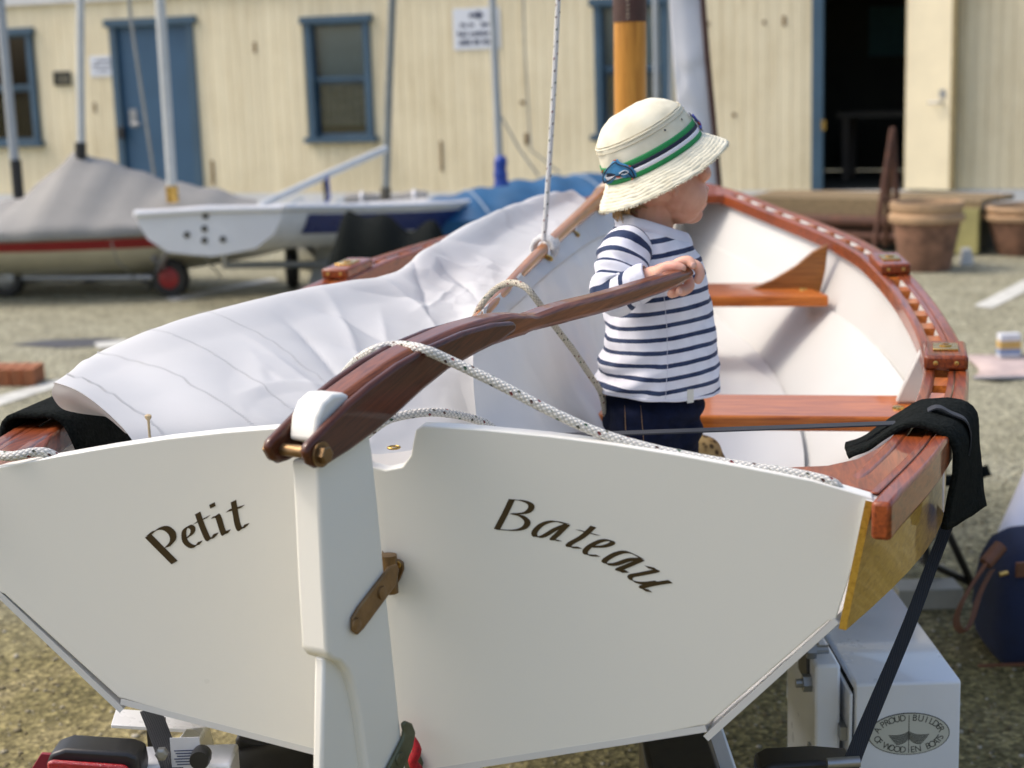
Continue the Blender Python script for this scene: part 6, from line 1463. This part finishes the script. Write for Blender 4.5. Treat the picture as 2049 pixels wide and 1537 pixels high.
CR = hatsurf(prof, 50, .0022); hat = mesh('sun_hat', *gridvf(CR), COT, boy, smooth=180, solid=.002)
hat['label'] = 'cream cotton bucket hat with striped band'
mesh('crown_seam', *tubevf([hatP(a, .902, .0585) + HZ * 0 for a in np.linspace(0, 6.2832, 90)], .0022, 6)[:2], COT, hat, smooth=180)
for r_, z_ in ((.885, .063), (.925, .0515)): mesh('stitch_row', *tubevf([hatP(a, r_ + .012, z_) for a in np.linspace(0, 6.2832, 90)], .0008, 5)[:2], plain('cream_thread', (.5, .46, .34), .9), hat, smooth=180)
def ringband(z0, z1, mat, name, out=.0028):
    G = [[hatP(2 * math.pi * k / nh, 1.0 + (.0 if z < .03 else -.0), z) for k in range(nh + 1)] for z in (z0, z1)]
    def rad(z): return np.interp(z, [-.006, .008, .022, .036, .047], [1.0, .995, .975, .95, .93])
    G = [[hatP(2 * math.pi * k / nh, rad(z), z) + unit(HF * RX * math.cos(2 * math.pi * k / nh) + HR_ * RY * math.sin(2 * math.pi * k / nh)) * out for k in range(nh + 1)] for z in np.linspace(z0, z1, 4)]
    return mesh(name, *gridvf(np.array(G)), mat, hat, smooth=180, solid=.001)
GRN = plain('green_ribbon', (.012, .24, .065), .7, var=.1, scale=60, bump=.3, bscale=600); NVR = plain('navy_ribbon', (.008, .012, .035), .7); WHR = plain('white_ribbon', (.72, .72, .76), .7)
ringband(.0200, .0290, GRN, 'green_stripe'); ringband(.0130, .0200, NVR, 'navy_stripe'); ringband(.0060, .0130, WHR, 'white_stripe'); ringband(-.0025, .0060, GRN, 'green_stripe')
# brim: ruffled and row-stitched
G = []
for i, t in enumerate(np.linspace(0, 1, 44)):
    row = []
    for k in range(nh * 2 + 1):
        a = 2 * math.pi * (k % (nh * 2)) / (nh * 2); fr = .5 + .5 * math.cos(a)
        L = .049; dn_ = math.radians(47 - 8 * fr); ro = L * t * math.cos(dn_); zo = -.003 - L * t * math.sin(dn_)
        rad_ = HF * math.cos(a) + HR_ * math.sin(a); p = hatP(a, 1.0, 0) + rad_ * ro + HZ2 * zo
        q = Vector(p); nn_ = unit(rad_ * math.sin(dn_) + HZ2 * math.cos(dn_))
        p = p + nn_ * min(1, t * 6) * (.00045 * math.sin(t * 2 * math.pi * 8 + 2.5 * mnoise.noise(q * 30)) + .0013 * mnoise.noise(Vector((q.x * 60, q.y * 60, q.z * 150))) + .0022 * t * mnoise.noise(q * 45) + .006 * t * mnoise.noise(q * 14) + .0009 * mnoise.noise(q * 140)); row.append(p)
    G.append(row)
BR = np.array(G); brim = mesh('brim', *gridvf(BR), COT, hat, smooth=180, solid=.003)
fm_ = MB(); fr2 = random.Random(2)
for k in range(0, nh * 2):
    for _ in range(3):
        j = min(nh * 2 - 1, k); p = BR[-1, j] + (BR[-1, j + 1] - BR[-1, j]) * fr2.random(); d = unit(BR[-1, j] - BR[-4, j]); fm_.tube([p, p + d * fr2.uniform(.0015, .004) + V3(fr2.uniform(-1, 1), fr2.uniform(-1, 1), fr2.uniform(-1, 1)) * .0016], .00045, 3)
fo = fm_.build('frayed_edge', COT, brim); fo['kind'] = 'stuff'
# eyelets
_hv = MB(); _hv.add(*gridvf(CR)); _hv.add(*gridvf(BR)); bvh = BVHTree.FromPolygons([Vector(p) for p in _hv.V], _hv.F)
def onhat(x, y, lift=.0015):
    for _ in range(30):
        d = unit(ray(x, y)); h, n, _i, _d = bvh.ray_cast(Vector(EYE), Vector(d))
        if h is not None: break
        x += (1307 - x) * .03; y += (290 - y) * .03
    n = np.array(n)
    if n @ d > 0: n = -n
    return np.array(h) + n * lift, n
for x, y in ((1330, 261), (1363, 240)):
    h, n = onhat(x, y); e1_ = unit(np.cross(n, Z_)); e2_ = np.cross(n, e1_)
    mesh('eyelet', *tubevf([h + (e1_ * math.cos(a) + e2_ * math.sin(a)) * .0028 for a in np.linspace(0, 6.283, 14)], .0008, 6)[:2], COT, hat, smooth=180); mesh('eyelet_hole', *lathevf([(.002, 0), (.001, .0006)], 10, h, e1_, e2_, n), NVR, hat)
# embroidered fish patches
PBL = plain('blue_patch', (.05, .22, .42), .85, var=.2, scale=80, bump=.4, bscale=400); PDK = plain('dark_patch_thread', (.015, .02, .035), .9); PRD = plain('red_patch_thread', (.45, .07, .03), .9); PWH = plain('white_patch_thread', (.62, .66, .7), .9)
def patch(outl, mat, name, lift, grow=1.0, par=None):
    c = np.mean(outl, axis=0); P = [c + (np.array(p) - c) * grow for p in outl]; V = [];
    for x, y in P:
        try: V.append(onhat(x, y, lift)[0])
        except Exception: return None
    c3, n3 = onhat(c[0], c[1], lift + .0012); V.append(c3); k = len(P)
    return mesh(name, V, [[i, (i + 1) % k, k] for i in range(k)], mat, par or hat, smooth=180, solid=.0012)
zq = lambda x, y: (1150 + x / 3.415, 150 + y / 3.415)
sh = [zq(*p) for p in [(212, 735), (206, 690), (220, 650), (248, 615), (275, 580), (300, 572), (318, 592), (355, 605), (395, 625), (420, 655), (432, 700), (405, 712), (388, 690), (350, 698), (325, 690), (300, 688), (285, 705), (262, 728), (235, 738)]]
pt = patch(sh, PBL, 'fish_patch', .0045)
if pt:
    bvp = None
    def outline(pts, mat, name, w_, lift=.0068):
        P = [onhat(*zq(*p), lift)[0] for p in pts]; mesh(name, *tubevf(spline(np.array(P), 5 * len(P)), w_, 5)[:2], mat, pt, smooth=180)
    outline([(222, 728), (218, 690), (240, 640), (285, 592), (312, 605), (360, 618), (398, 645), (415, 690), (400, 690), (370, 660), (335, 660), (320, 680), (290, 685), (265, 705), (222, 728)], PDK, 'dark_outline', .0011)
    outline([(320, 662), (350, 645), (378, 655), (350, 672), (320, 662)], PWH, 'white_fin', .0009); outline([(228, 690), (238, 675)], PWH, 'eye_stitch', .0008)
    for p in (((376, 612), (392, 620)), ((300, 690), (330, 690)), ((208, 660), (216, 645)), ((398, 706), (410, 712)), ((280, 578), (296, 574))): outline(list(p), PRD, 'red_stitch', .0011)
sh2 = [zq(*p) for p in [(776, 255), (790, 246), (815, 258), (838, 290), (862, 330), (885, 372), (897, 398), (880, 402), (862, 375), (845, 350), (828, 318), (800, 292), (780, 272)]]
p2 = patch(sh2, plain('grey_patch', (.22, .24, .28), .9, var=.3, scale=120), 'fish_patch', .0045)
if p2: 
    P = [onhat(*zq(*p), .0068)[0] for p in ((805, 268), (830, 300), (850, 338), (868, 368))]; mesh('blue_stitch', *tubevf(spline(np.array(P), 12), .0024, 6)[:2], plain('violet_patch', (.08, .1, .35), .9), p2, smooth=180)
    P = [onhat(*zq(*p), .0072)[0] for p in ((838, 330), (856, 352))]; mesh('red_stitch', *tubevf(np.array(P), .0014, 6)[:2], PRD, p2, smooth=180)
